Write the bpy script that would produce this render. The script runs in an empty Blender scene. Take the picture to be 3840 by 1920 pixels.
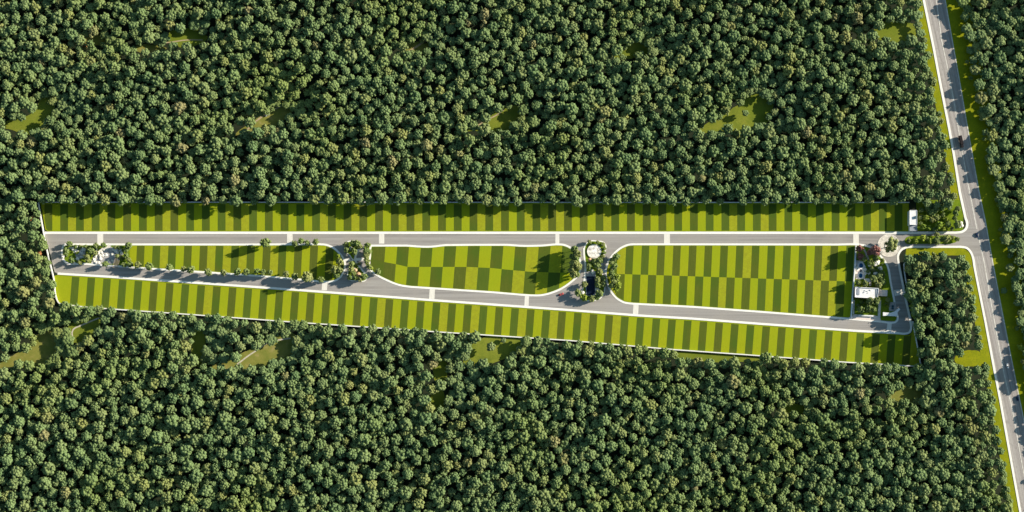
import bpy, bmesh, math, random
from mathutils import Vector, Matrix, noise
random.seed(11)
PI = math.pi
scene = bpy.context.scene

# ------------------------------------------------------------------ camera, sky, sun, exposure
TILT = math.radians(7.0)
DIST = 1477.0
HALF = math.tan(math.radians(18.0))
cam_d = bpy.data.cameras.new('camera')
cam = bpy.data.objects.new('camera', cam_d)
scene.collection.objects.link(cam)
cam_d.sensor_fit = 'HORIZONTAL'
cam_d.angle = math.radians(36.0)
cam_d.clip_start = 1.0
cam_d.clip_end = 12000
cam.location = (0, -DIST * math.sin(TILT), DIST * math.cos(TILT))
cam.rotation_euler = (TILT, 0, 0)
scene.camera = cam

SUN_EL = math.radians(21)
SUN_AZ = math.atan2(1.0, 0.31)          # clockwise from +Y
world = bpy.data.worlds.new('World')
scene.world = world
world.use_nodes = True
nt = world.node_tree
bg = nt.nodes['Background']
sky = nt.nodes.new('ShaderNodeTexSky')
sky.sky_type = 'NISHITA'
sky.sun_disc = False
sky.sun_elevation = SUN_EL
sky.sun_rotation = SUN_AZ
tint = nt.nodes.new('ShaderNodeMix'); tint.data_type = 'RGBA'; tint.blend_type = 'MULTIPLY'
tint.inputs['Factor'].default_value = 1.0; tint.inputs['B'].default_value = (0.80, 1.0, 0.95, 1)
nt.links.new(sky.outputs[0], tint.inputs['A'])
nt.links.new(tint.outputs['Result'], bg.inputs[0])
bg.inputs[1].default_value = 0.072
sl = bpy.data.lights.new('sun', 'SUN')
sl.energy = 5.0
sl.angle = math.radians(0.5)
sl.color = (1.0, 0.92, 0.78)
so = bpy.data.objects.new('sun', sl)
scene.collection.objects.link(so)
sd = Vector((math.sin(SUN_AZ) * math.cos(SUN_EL), math.cos(SUN_AZ) * math.cos(SUN_EL), math.sin(SUN_EL)))
so.rotation_euler = sd.to_track_quat('Z', 'Y').to_euler()
so.location = (600, 200, 400)
scene.view_settings.view_transform = 'Standard'
scene.view_settings.look = 'None'
scene.view_settings.gamma = 1.0
scene.view_settings.exposure = 1.0

# ------------------------------------------------------------------ survey: photo point -> ground point
ct, st = math.cos(TILT), math.sin(TILT)
def P(px, py, z=0.0):
    dx = (px - 1920) / 1920 * HALF
    dy = -(py - 960) / 1920 * HALF
    dz = -1.0
    wy = dy * ct - dz * st
    wz = dy * st + dz * ct
    t = (z - cam.location.z) / wz
    return Vector((dx * t, cam.location.y + wy * t, z))
M = 0.25                                  # metres per survey pixel

# ------------------------------------------------------------------ tags
_labels = {}
def tag(o, label=None, cat=None, group=None, kind=None):
    if label:
        o['label'] = label
        _labels[label] = _labels.get(label, 0) + 1
    if cat: o['category'] = cat
    if group: o['group'] = group
    if kind: o['kind'] = kind
    return o
def link(o, parent=None):
    scene.collection.objects.link(o)
    if parent: o.parent = parent
    return o
def thing(name, loc, label, cat, group=None, rz=0.0):
    o = bpy.data.objects.new(name, None)
    o.empty_display_size = 0.5
    o.location = loc; o.rotation_euler = (0, 0, rz)
    link(o)
    return tag(o, label, cat, group)
def build(name, bm, mats, parent=None, loc=None, rz=0.0, smooth=False):
    bmesh.ops.recalc_face_normals(bm, faces=bm.faces)
    me = bpy.data.meshes.new(name)
    bm.to_mesh(me); bm.free()
    if not isinstance(mats, (list, tuple)): mats = [mats]
    for m in mats: me.materials.append(m)
    if smooth:
        for p in me.polygons: p.use_smooth = True
    o = bpy.data.objects.new(name, me)
    if loc is not None: o.location = loc
    o.rotation_euler = (0, 0, rz)
    return link(o, parent)
def ordn(n):
    s = 'th' if 10 <= n % 100 <= 20 else {1: 'st', 2: 'nd', 3: 'rd'}.get(n % 10, 'th')
    return '%d%s' % (n, s)

# ------------------------------------------------------------------ materials
def new_mat(name):
    m = bpy.data.materials.new(name); m.use_nodes = True
    b = m.node_tree.nodes['Principled BSDF']
    return m, m.node_tree, b
def ramp(nt, stops):
    r = nt.nodes.new('ShaderNodeValToRGB')
    e = r.color_ramp.elements
    while len(e) < len(stops): e.new(0.5)
    for el, (p, c) in zip(e, stops):
        el.position = p; el.color = (*c, 1)
    return r
def mat_noise(name, stops, scale, rough=0.9, detail=6, stretch=None, rot=0.0, spec=0.2, bump=0.0, big=None, fine=None):
    """procedural surface: coloured noise in world metres, optional large patches and fine grain"""
    m, nt, b = new_mat(name)
    g = nt.nodes.new('ShaderNodeTexCoord')
    mp = nt.nodes.new('ShaderNodeMapping')
    nt.links.new(g.outputs['Object'], mp.inputs[0])
    src = mp.outputs[0]
    if rot:
        mp.inputs['Rotation'].default_value = (0, 0, rot)
        mp2 = nt.nodes.new('ShaderNodeMapping')
        nt.links.new(mp.outputs[0], mp2.inputs[0])
        src = mp2.outputs[0]
        if stretch: mp2.inputs['Scale'].default_value = (*stretch, 1)
    elif stretch:
        mp.inputs['Scale'].default_value = (*stretch, 1)
    n = nt.nodes.new('ShaderNodeTexNoise')
    n.inputs['Scale'].default_value = scale
    n.inputs['Detail'].default_value = detail
    n.inputs['Roughness'].default_value = 0.65
    nt.links.new(src, n.inputs['Vector'])
    r = ramp(nt, stops)
    nt.links.new(n.outputs['Fac'], r.inputs[0])
    col = r.outputs[0]
    for extra in (big, fine):
        if not extra: continue
        sc2, c2, lo, hi = extra
        n2 = nt.nodes.new('ShaderNodeTexNoise')
        n2.inputs['Scale'].default_value = sc2
        n2.inputs['Detail'].default_value = 4
        nt.links.new(g.outputs['Object'], n2.inputs['Vector'])
        mr = nt.nodes.new('ShaderNodeMapRange')
        mr.inputs['From Min'].default_value = lo; mr.inputs['From Max'].default_value = hi
        nt.links.new(n2.outputs['Fac'], mr.inputs['Value'])
        mx = nt.nodes.new('ShaderNodeMix'); mx.data_type = 'RGBA'
        nt.links.new(mr.outputs[0], mx.inputs['Factor'])
        nt.links.new(col, mx.inputs['A'])
        mx.inputs['B'].default_value = (*c2, 1)
        col = mx.outputs['Result']
    nt.links.new(col, b.inputs['Base Color'])
    b.inputs['Roughness'].default_value = rough
    b.inputs['Specular IOR Level'].default_value = spec
    if bump:
        bp = nt.nodes.new('ShaderNodeBump')
        bp.inputs['Strength'].default_value = bump
        bp.inputs['Distance'].default_value = 0.3
        nt.links.new(n.outputs['Fac'], bp.inputs['Height'])
        nt.links.new(bp.outputs[0], b.inputs['Normal'])
    return m
def mat_leaf(name, stops, patch=None, transl=0.25):
    m, nt, b = new_mat(name)
    oi = nt.nodes.new('ShaderNodeObjectInfo')
    r = ramp(nt, stops)
    nt.links.new(oi.outputs['Random'], r.inputs[0])
    col = r.outputs[0]
    g = nt.nodes.new('ShaderNodeNewGeometry')
    if patch:
        n = nt.nodes.new('ShaderNodeTexNoise'); n.inputs['Scale'].default_value = 0.011; n.inputs['Detail'].default_value = 3
        nt.links.new(g.outputs['Position'], n.inputs['Vector'])
        mr = nt.nodes.new('ShaderNodeMapRange')
        mr.inputs['From Min'].default_value = 0.50; mr.inputs['From Max'].default_value = 0.72
        nt.links.new(n.outputs['Fac'], mr.inputs['Value'])
        mx = nt.nodes.new('ShaderNodeMix'); mx.data_type = 'RGBA'
        nt.links.new(mr.outputs[0], mx.inputs['Factor'])
        nt.links.new(col, mx.inputs['A']); mx.inputs['B'].default_value = (*patch, 1)
        col = mx.outputs['Result']
    # leaf clumps: lighter and darker sprays
    tc = nt.nodes.new('ShaderNodeTexCoord')
    n3 = nt.nodes.new('ShaderNodeTexNoise'); n3.inputs['Scale'].default_value = 1.1; n3.inputs['Detail'].default_value = 3
    nt.links.new(tc.outputs['Object'], n3.inputs['Vector'])
    mr3 = nt.nodes.new('ShaderNodeMapRange')
    mr3.inputs['From Min'].default_value = 0.3; mr3.inputs['From Max'].default_value = 0.7
    mr3.inputs['To Min'].default_value = 0.72; mr3.inputs['To Max'].default_value = 1.3
    nt.links.new(n3.outputs['Fac'], mr3.inputs['Value'])
    vm = nt.nodes.new('ShaderNodeVectorMath'); vm.operation = 'SCALE'
    nt.links.new(col, vm.inputs[0]); nt.links.new(mr3.outputs[0], vm.inputs['Scale'])
    nt.links.new(vm.outputs[0], b.inputs['Base Color'])
    b.inputs['Roughness'].default_value = 0.7
    b.inputs['Specular IOR Level'].default_value = 0.06
    return m
def mat_flat(name, c, rough=0.6, metal=0.0, var=0.85, scale=0.8):
    m = mat_noise(name, [(0.3, tuple(x * var for x in c)), (0.7, c)], scale, rough)
    m.node_tree.nodes['Principled BSDF'].inputs['Metallic'].default_value = metal
    return m

HW_ROT = -math.atan2(362, 1920)
m_floor = mat_noise('forest_floor_soil', [(0.3, (0.012, 0.018, 0.009)), (0.6, (0.024, 0.032, 0.014)), (0.8, (0.04, 0.042, 0.02))], 0.08)
m_glade = mat_noise(spec=0.02, name='meadow_grass', stops=[(0.25, (0.10, 0.14, 0.020)), (0.5, (0.19, 0.22, 0.028)), (0.75, (0.24, 0.24, 0.04))], scale=0.12,
                    big=(0.02, (0.15, 0.19, 0.02), 0.45, 0.65), fine=(1.2, (0.08, 0.10, 0.02), 0.5, 0.9))
m_glade_dry = mat_noise(spec=0.02, name='dry_grass', stops=[(0.3, (0.14, 0.17, 0.030)), (0.55, (0.22, 0.215, 0.05)), (0.7, (0.31, 0.26, 0.10))], scale=0.12)
m_verge = mat_noise(spec=0.02, name='verge_grass', stops=[(0.25, (0.17, 0.20, 0.008)), (0.6, (0.26, 0.27, 0.010)), (0.8, (0.30, 0.27, 0.02))], scale=0.15,
                    fine=(0.8, (0.14, 0.16, 0.015), 0.5, 0.8))
m_light = mat_noise(spec=0.02, name='grass_mown_light', stops=[(0.3, (0.262, 0.292, 0.010)), (0.55, (0.295, 0.322, 0.012)), (0.8, (0.335, 0.348, 0.018))], scale=0.5, stretch=(2.2, 0.3),
                    big=(0.03, (0.262, 0.315, 0.012), 0.4, 0.7), fine=(2.0, (0.21, 0.24, 0.014), 0.56, 0.8))
m_dark = mat_noise(spec=0.02, name='grass_mown_dark', stops=[(0.3, (0.072, 0.098, 0.012)), (0.55, (0.094, 0.115, 0.016)), (0.8, (0.12, 0.135, 0.022))], scale=0.6, stretch=(3.5, 0.15),
                   big=(0.035, (0.070, 0.112, 0.014), 0.42, 0.62), fine=(1.5, (0.07, 0.09, 0.012), 0.56, 0.8))
m_light2 = mat_noise(spec=0.02, name='grass_mown_light_worn', stops=[(0.35, (0.27, 0.27, 0.018)), (0.55, (0.30, 0.315, 0.016)), (0.75, (0.345, 0.35, 0.03))], scale=0.25,
                     fine=(1.4, (0.20, 0.22, 0.02), 0.52, 0.75))
m_dark2 = mat_noise(spec=0.02, name='grass_mown_dark_worn', stops=[(0.3, (0.076, 0.097, 0.014)), (0.55, (0.097, 0.116, 0.017)), (0.8, (0.12, 0.133, 0.024))], scale=0.4, stretch=(3.0, 0.2),
                    fine=(1.2, (0.075, 0.09, 0.016), 0.5, 0.75))
m_dark3 = mat_noise(spec=0.02, name='grass_mown_dark_fresh', stops=[(0.3, (0.068, 0.108, 0.014)), (0.7, (0.095, 0.13, 0.018))], scale=0.4, stretch=(3.0, 0.2))
m_edge = mat_noise(spec=0.02, name='grass_border', stops=[(0.3, (0.20, 0.25, 0.006)), (0.7, (0.26, 0.29, 0.008))], scale=0.4)
m_lot = mat_noise(spec=0.02, name='garden_grass', stops=[(0.3, (0.10, 0.17, 0.012)), (0.7, (0.19, 0.25, 0.016))], scale=0.3)
m_asph = mat_noise('asphalt_worn', [(0.35, (0.245, 0.225, 0.21)), (0.5, (0.31, 0.285, 0.265)), (0.65, (0.37, 0.345, 0.32))], 0.42, stretch=(0.012, 1.0),
                   big=(0.04, (0.33, 0.30, 0.27), 0.45, 0.7), fine=(0.9, (0.23, 0.21, 0.195), 0.58, 0.85))
m_hway = mat_noise('asphalt_highway', [(0.35, (0.25, 0.225, 0.21)), (0.5, (0.335, 0.30, 0.28)), (0.65, (0.44, 0.41, 0.38))], 0.45, stretch=(1.0, 0.006), rot=HW_ROT,
                   fine=(0.3, (0.26, 0.235, 0.215), 0.5, 0.8))
m_pave = mat_noise('pavement_concrete', [(0.3, (0.78, 0.75, 0.69)), (0.7, (0.88, 0.85, 0.79))], 0.5, fine=(0.12, (0.74, 0.70, 0.63), 0.55, 0.8))
m_cross = mat_noise('crossing_concrete', [(0.3, (0.64, 0.60, 0.53)), (0.7, (0.78, 0.74, 0.66))], 0.6, stretch=(2.5, 0.2))
m_mark = mat_noise('road_paint', [(0.35, (0.46, 0.43, 0.38)), (0.6, (0.72, 0.69, 0.62))], 0.35)
m_mark2 = mat_noise('worn_road_paint', [(0.4, (0.30, 0.27, 0.25)), (0.65, (0.50, 0.47, 0.43))], 0.3)
m_plaza = mat_noise('plaza_stone', [(0.35, (0.46, 0.42, 0.37)), (0.5, (0.64, 0.59, 0.52)), (0.65, (0.80, 0.74, 0.66))], 0.5)
m_plaza2 = mat_noise('plaza_grey_stone', [(0.35, (0.26, 0.245, 0.24)), (0.65, (0.50, 0.47, 0.45))], 0.4)
m_dirt = mat_noise('dirt_track', [(0.3, (0.34, 0.26, 0.15)), (0.7, (0.46, 0.37, 0.24))], 0.3)
m_gravel = mat_noise('pale_gravel', [(0.3, (0.42, 0.38, 0.30)), (0.7, (0.58, 0.53, 0.43))], 0.5)
m_wall = mat_noise('wall_render', [(0.3, (0.66, 0.66, 0.64)), (0.7, (0.80, 0.79, 0.76))], 0.4)
m_white = mat_flat('white_paint', (0.80, 0.79, 0.78), 0.6)
m_roof = mat_noise('roof_membrane', [(0.35, (0.66, 0.64, 0.63)), (0.6, (0.80, 0.78, 0.77))], 0.35)
m_greyroof = mat_flat('grey_roof', (0.30, 0.32, 0.36))
m_mosaic = mat_noise('white_mosaic_paving', [(0.40, (0.40, 0.37, 0.33)), (0.50, (0.76, 0.73, 0.68)), (0.62, (0.86, 0.84, 0.80))], 0.45, detail=3)
m_pink = mat_flat('pink_terrace_stone', (0.78, 0.67, 0.60))
m_brick = mat_flat('red_brick', (0.24, 0.06, 0.04))
m_peach = mat_flat('peach_tile', (0.62, 0.38, 0.22))
m_wood = mat_flat('weathered_timber', (0.38, 0.30, 0.22))
m_bark = mat_noise('bark', [(0.3, (0.07, 0.05, 0.035)), (0.7, (0.14, 0.11, 0.08))], 3)
m_rock = mat_noise('pale_rock', [(0.3, (0.66, 0.62, 0.55)), (0.7, (0.86, 0.82, 0.74))], 1.2)
m_glass = mat_flat('dark_glass', (0.02, 0.03, 0.04), 0.08)
m_tyre = mat_flat('rubber', (0.02, 0.02, 0.02), 0.8)
m_rim = mat_flat('alloy', (0.5, 0.5, 0.5), 0.3, 0.8)
m_lamp = mat_flat('lamp_glass', (0.7, 0.7, 0.65), 0.1)
m_red = mat_flat('red_car_paint', (0.38, 0.06, 0.06), 0.3)
m_dred = mat_flat('dark_maroon_paint', (0.011, 0.006, 0.008), 0.6)
m_wcar = mat_flat('white_car_paint', (0.8, 0.8, 0.8), 0.3)
m_navy = mat_flat('navy_car_paint', (0.015, 0.03, 0.08), 0.3)
m_teal = mat_flat('teal_metal', (0.05, 0.13, 0.17), 0.4)
m_pool = mat_flat('pool_water', (0.01, 0.10, 0.26), 0.06, 0, 0.6, 0.5)
m_dpool = mat_flat('dark_pool_water', (0.012, 0.020, 0.045), 0.06, 0, 0.7, 0.2)

GREENS = [(0.0, (0.094, 0.146, 0.060)), (0.25, (0.126, 0.178, 0.070)), (0.5, (0.144, 0.188, 0.074)), (0.72, (0.136, 0.194, 0.077)),
          (0.88, (0.162, 0.195, 0.076)), (0.96, (0.190, 0.208, 0.066)), (1.0, (0.196, 0.182, 0.084))]
m_leaf = mat_leaf('forest_leaves', GREENS, patch=(0.148, 0.190, 0.056))
m_leaf_g = mat_leaf('garden_leaves', [(0, (0.13, 0.18, 0.055)), (0.5, (0.17, 0.21, 0.07)), (1, (0.21, 0.225, 0.08))])
m_leaf_b = mat_leaf('bright_leaves', [(0, (0.15, 0.21, 0.03)), (1, (0.23, 0.27, 0.04))])
m_leaf_r = mat_leaf('red_leaves', [(0, (0.22, 0.095, 0.08)), (1, (0.28, 0.13, 0.11))])
m_leaf_o = mat_leaf('orange_leaves', [(0, (0.30, 0.12, 0.05)), (1, (0.36, 0.17, 0.07))])

# ------------------------------------------------------------------ flat shapes
def inside(poly, x, y):
    c = False; j = len(poly) - 1
    for i in range(len(poly)):
        xi, yi = poly[i]; xj, yj = poly[j]
        if (yi > y) != (yj > y) and x < (xj - xi) * (y - yi) / (yj - yi) + xi: c = not c
        j = i
    return c
def smooth(pts, closed=False, n=4):
    out = []; L = len(pts)
    rng = range(L if closed else L - 1)
    for i in rng:
        p0 = pts[(i - 1) % L] if (closed or i > 0) else pts[i]
        p1 = pts[i]; p2 = pts[(i + 1) % L]
        p3 = pts[(i + 2) % L] if (closed or i + 2 < L) else p2
        d = math.hypot(p2[0] - p1[0], p2[1] - p1[1])
        k = 1 if d > 150 else n
        for s in range(k):
            t = s / k
            if d > 90: out.append((p1[0] + (p2[0]-p1[0])*t, p1[1] + (p2[1]-p1[1])*t)); continue
            q = []
            for a in (0, 1):
                # tangents limited by the local segment so long neighbours do not overshoot
                d0 = math.hypot(p1[0]-p0[0], p1[1]-p0[1]) or 1; d2 = math.hypot(p3[0]-p2[0], p3[1]-p2[1]) or 1
                m1 = ((p1[a]-p0[a])/d0 + (p2[a]-p1[a])/d) * .5 * d
                m2 = ((p2[a]-p1[a])/d + (p3[a]-p2[a])/d2) * .5 * d
                q.append((2*t**3-3*t**2+1)*p1[a] + (t**3-2*t**2+t)*m1 + (-2*t**3+3*t**2)*p2[a] + (t**3-t**2)*m2)
            out.append(tuple(q))
    if not closed: out.append(pts[-1])
    return out
def offsets(pts, closed, w):
    L = len(pts); out = []
    for i in range(L):
        a = pts[(i - 1) % L] if (closed or i > 0) else None
        b = pts[i]
        c = pts[(i + 1) % L] if (closed or i < L - 1) else None
        ns = []
        for p, q in ((a, b), (b, c)):
            if p is None or q is None: continue
            d = (q - p); d.z = 0
            if d.length < 1e-6: continue
            d.normalize(); ns.append(Vector((-d.y, d.x, 0)))
        n = ns[0] if len(ns) == 1 else (ns[0] + ns[1])
        if n.length < 1e-6: n = ns[0]
        n.normalize()
        k = 1.0 / max(0.5, n.dot(ns[0]))
        out.append(b + n * w * k)
    return out
def ribbon_bm(bm, px, width, z0, z1, closed=False, mi=0):
    w = [P(*p) for p in px]
    A = offsets(w, closed, width / 2); B = offsets(w, closed, -width / 2)
    rows = []
    for a, b in zip(A, B):
        rows.append([bm.verts.new((a.x, a.y, z0)), bm.verts.new((a.x, a.y, z1)), bm.verts.new((b.x, b.y, z1)), bm.verts.new((b.x, b.y, z0))])
    L = len(rows)
    for i in range(L if closed else L - 1):
        r, s = rows[i], rows[(i + 1) % L]
        for k in range(3):
            f = bm.faces.new((r[k], r[k + 1], s[k + 1], s[k])); f.material_index = mi
    if not closed:
        bm.faces.new(rows[0]); bm.faces.new(rows[-1])
def ribbon(name, px, width, z0, z1, mat, closed=False, **kw):
    bm = bmesh.new(); ribbon_bm(bm, px, width, z0, z1, closed)
    o = build(name, bm, mat); tag(o, **kw); return o
def prism(name, px, z0, z1, mat, world=False, parent=None, **kw):
    bm = bmesh.new()
    w = px if world else [P(*p) for p in px]
    top = [bm.verts.new((v[0], v[1], z1)) for v in w]
    bm.faces.new(top)
    if z1 - z0 > 0.03:
        lo = [bm.verts.new((v[0], v[1], z0)) for v in w]
        L = len(w)
        for i in range(L):
            bm.faces.new((top[i], lo[i], lo[(i + 1) % L], top[(i + 1) % L]))
    o = build(name, bm, mat, parent)
    if kw: tag(o, **kw)
    return o
def inset_px(poly, d):
    area = sum(poly[i][0]*poly[(i+1) % len(poly)][1] - poly[(i+1) % len(poly)][0]*poly[i][1] for i in range(len(poly)))
    v = [Vector((x, y, 0)) for x, y in poly]
    o = offsets(v, True, d if area > 0 else -d)
    return [(a.x, a.y) for a in o]
def lawn(name, poly, label, slope, u0, y0, w, z0, z1, mode='plain', mid=None, inset=3.5, kmin=-9999, duty=0.5):
    """mown lawn: grass border with stripes cut into its top sheet"""
    prism(name, poly, z0, z1, m_edge, label=label, cat='lawn', kind='structure')
    ip = inset_px(poly, inset)
    bm = bmesh.new()
    bm.faces.new([bm.verts.new((x, y, 0)) for x, y in ip])
    xs = [p[0] + slope * (p[1] - y0) for p in ip]
    k0 = int(math.floor((min(xs) - u0) / w)); k1 = int(math.ceil((max(xs) - u0) / w))
    nrm = Vector((1, slope, 0)).normalized()
    for k in range(k0, k1 + 1):
        cuts = [u0 + k * w]
        if mode != 'B': cuts = [u0 + k * w, u0 + k * w + w * duty]
        for c in cuts:
            bmesh.ops.bisect_plane(bm, geom=bm.verts[:] + bm.edges[:] + bm.faces[:], plane_co=(c, y0, 0), plane_no=nrm)
    def cell(f):
        c = f.calc_center_bounds()
        u = c.x + slope * (c.y - y0)
        t = (u - u0) / w
        if mode == 'B': return int(math.floor(t)), c
        k = math.floor(t)
        return int(k * 2 + (1 if t - k > duty else 0)), c
    def ymid(x):
        for (xa, ya), (xb, yb) in zip(mid, mid[1:]):
            if xa <= x <= xb: return ya + (yb - ya) * (x - xa) / (xb - xa)
        return mid[0][1] if x < mid[0][0] else mid[-1][1]
    if mid:
        cols = {}
        for f in bm.faces: cols.setdefault(cell(f)[0], []).append(f)
        for k, fs in cols.items():
            c = cell(fs[0])[1]
            ya, yb = ymid(c.x - 15), ymid(c.x + 15)
            nn = Vector((-(yb - ya), 30, 0)).normalized()
            g = set(fs)
            for f in fs: g.update(f.verts); g.update(f.edges)
            bmesh.ops.bisect_plane(bm, geom=list(g), plane_co=(c.x, ymid(c.x), 0), plane_no=nn)
    for f in bm.faces:
        k, c = cell(f)
        if mode == 'B':
            top = c.y < ymid(c.x)
            light = (k >= 0) and ((k % 2 == 0) == top)
        else:
            light = (k % 2 == 1) or k < kmin
            if mid and c.y > ymid(c.x): light = not light
        rr = random.Random(int(k) * 7 + int(c.y / 60) * 131 + int(y0)).random()
        f.material_index = (0 if rr < .7 else 2) if light else (1 if rr < .5 else (3 if rr < .78 else 4))
        f.normal_update()
    for v in bm.verts:
        q = P(v.co.x, v.co.y); v.co = (q.x, q.y, z1 + 0.02)
    o = build('mown_stripes', bm, [m_light, m_dark, m_light2, m_dark2, m_dark3])
    o.parent = bpy.data.objects[name] if name in bpy.data.objects else None
    return o

# ------------------------------------------------------------------ ground
bm = bmesh.new()
bmesh.ops.create_grid(bm, x_segments=4, y_segments=4, size=5000)
tag(build('ground', bm, m_floor), 'dark forest soil and undergrowth below all the trees', 'ground', kind='structure')

HL = [(3405, -300), (3464, 0), (3501, 179), (3529, 328), (3559, 480), (3577, 580), (3599, 720), (3620, 815)]
HLs = [(3649, 957), (3654, 1000), (3696, 1211), (3731, 1400), (3751, 1502), (3826, 1920), (3872, 2180)]
HR = [(3487, -300), (3546, 0), (3580, 194), (3608, 350), (3630, 480), (3673, 720), (3696, 826), (3728, 1005), (3781, 1280), (3805, 1400), (3835, 1547), (3905, 1920), (3953, 2180)]
HC = [(3452, -300), (3511, 0), (3531, 149), (3552, 246), (3580, 395), (3593, 480), (3636, 720), (3667, 878), (3691, 984), (3712, 1110), (3765, 1400), (3796, 1535), (3826, 1703), (3866, 1920), (3914, 2180)]
def lerpx(line, y):
    for (xa, ya), (xb, yb) in zip(line, line[1:]):
        if ya <= y <= yb: return xa + (xb - xa) * (y - ya) / (yb - ya)
    return line[0][0] if y < line[0][1] else line[-1][0]
HLall = HL + HLs
prism('highway', HLall + HR[::-1], 0, 0.08, m_hway, label='wide grey public road running down the right of the picture', cat='road', kind='structure')
prism('verge', [(x - 34, y) for x, y in HL] + HL[::-1], 0, 0.02, m_verge,
      label='yellow green grass strip along the upper left edge of the public road', cat='grass verge', kind='structure')
prism('verge', [(3400, 920), (3600, 920)] + HLs + [(x - 40, y) for x, y in HLs[:1:-1]] + [(3612, 1000), (3596, 958), (3395, 958)], 0, 0.02, m_verge,
      label='yellow green grass strip along the lower left edge of the public road', cat='grass verge', kind='structure')
prism('verge', HR + [(x + 95, y) for x, y in HR[::-1]], 0, 0.02, m_verge,
      label='shaded grass strip between the public road and the right hand forest', cat='grass verge', kind='structure')
prism('verge', [(3436, 750), (3600, 750), (3612, 815), (3612, 860), (3600, 866), (3436, 866)], 0, 0.035, m_lot,
      label='grass corner with young trees north of the entrance road', cat='grass verge', kind='structure')
ribbon('centre_line', HC, 0.75, 0.08, 0.10, m_mark, label='pale solid line down the middle of the public road', cat='road marking', kind='structure')
ribbon('edge_line', [(x - 1.5, y) for x, y in HR], 0.8, 0.08, 0.14, m_mark, label='pale kerb line on the right side of the public road', cat='road marking', kind='structure')
for fr, nm in ((0.28, 'left'), (0.42, 'second'), (0.74, 'right')):
    line = [(lerpx(HLall, y) * (1 - fr) + lerpx(HR, y) * fr, y) for y in range(-300, 2180, 60)]
    ribbon('lane_line', line, 0.32, 0.08, 0.10, m_mark2, label='thin worn %s lane line painted on the public road' % nm, cat='road marking', kind='structure')

# inner roads: one asphalt sheet, everything else stands proud of it
SWs = [(216, 1026), (398, 1037), (585, 1050), (800, 1065), (1110, 1087), (1400, 1109), (1598, 1124), (2000, 1153), (2126, 1162), (2394, 1183), (2600, 1195), (2860, 1215), (3200, 1240), (3364, 1249)]
asp = [(168, 877), (3600, 877), (3622, 862), (3632, 836), (3665, 860), (3680, 960), (3652, 962), (3636, 938), (3607, 926), (3420, 925), (3401, 927), (3380, 937), (3368, 957), (3369, 984), (3396, 1121), (3414, 1206), (3414, 1236), (3396, 1252)] + SWs[::-1] + [(205, 1020), (185, 940)]
prism('inner_road', asp, 0, 0.115, m_asph, label='grey asphalt loop road between the mown plots', cat='road', kind='structure')

ribbon('pavement', smooth([(3405, -300)] + HL[1:] + [(3627, 840), (3622, 858), (3608, 869), (3585, 872.5), (3440, 873), (168, 873)]), 2.2, 0, 0.26, m_pave,
       label='white pavement along the north side of the inner road and up the public road', cat='pavement', kind='structure')
ribbon('pavement', smooth([(3872, 2180), (3826, 1920), (3751, 1502), (3731, 1400), (3696, 1211), (3654, 1000), (3649, 968), (3640, 945), (3625, 930), (3600, 925.5), (3425, 925.5), (3401, 927), (3380, 937), (3368, 957), (3369, 984), (3396, 1121), (3414, 1206), (3416, 1232), (3410, 1246), (3394, 1251), (3364, 1249)] + SWs[-2::-1]), 2.0, 0, 0.26, m_pave,
       label='white pavement around the entrance bend and along the south inner road', cat='pavement', kind='structure')

# north lawn / south lawn
north = [(152, 762), (3408, 762), (3408, 868.5), (180, 868.5), (170, 860), (160, 800)]
lawn('lawn', north, 'long striped lawn of plots north of the inner road', 0.0, 167, 815, 59.03, 0, 0.16, duty=0.5)
WS = [(203, 1035), (212, 1112), (220, 1132), (234, 1141), (283, 1147), (330, 1153), (473, 1163), (659, 1176), (800, 1186), (1110, 1209), (1640, 1245), (2132, 1277), (2534, 1312), (2802, 1331), (3175, 1359), (3449, 1374), (3421, 1205)]
south = WS[:-1] + [(3424, 1222), (3421, 1245), (3408, 1257), (3364, 1254)] + [(x, y + 5) for x, y in SWs[-2::-1]]
lawn('lawn', south, 'long tapering striped lawn of plots south of the inner road', 0.077, 269.6, 1042, 59.18, 0, 0.16, duty=0.48, kmin=0)
bpy.data.objects['mown_stripes.001'].parent = bpy.data.objects['lawn.001']

# island plots
def island(name, ring, fill, label):
    ribbon('pavement', smooth(ring, True), 1.75, 0, 0.26, m_pave, closed=True, label=label, cat='pavement', kind='structure')
A = [(247, 916), (473, 916.5), (900, 917), (1150, 916), (1199, 916), (1222, 918), (1242, 925), (1259, 936), (1272, 949), (1281, 959), (1290, 974), (1294, 990), (1293, 1005), (1289, 1018), (1278, 1037), (1260, 1051), (1243, 1056), (1222, 1057), (1147, 1050), (998, 1037), (800, 1023), (585, 1009), (473, 1001), (324, 990), (280, 990), (262, 990), (242, 980), (233, 960), (234, 935), (238, 922)]
island('island', A, None, 'white kerb path ringing the left island of plots')
Atop = [(486, 920), (900, 920.5), (1150, 919.5), (1199, 919.5), (1221, 921.5), (1240, 928), (1256, 939), (1269, 952), (1278, 962), (1286.5, 976), (1290.5, 990), (1289.5, 1004), (1285.5, 1016), (1275, 1034), (1258, 1047.5), (1242, 1052.5), (1222, 1053.5), (1147, 1046.5), (998, 1033.5), (800, 1019.5), (585, 1005.5), (486, 998.5)]
lawn('lawn', Atop, 'striped lawn of the left island with a rounded east end', 0.045, 513.7, 923, 59.1, 0.05, 0.2, duty=0.49, inset=2)
B = [(1393, 921), (1524, 921), (1580, 925), (1617, 925), (1673, 919), (1780, 918), (1896, 918), (1962, 922), (2030, 921), (2106, 917), (2130, 924), (2150, 938), (2168, 960), (2177, 985), (2176, 1008), (2167, 1033), (2147, 1053), (2106, 1082), (2065, 1099), (2030, 1107), (2003, 1108), (1950, 1105), (1859, 1097), (1635, 1082), (1542, 1076), (1494, 1068), (1449, 1050), (1416, 1033), (1391, 1013), (1386, 1000), (1388, 960)]
island('island', B, None, 'white kerb path ringing the middle island of checkered plots')
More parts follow.
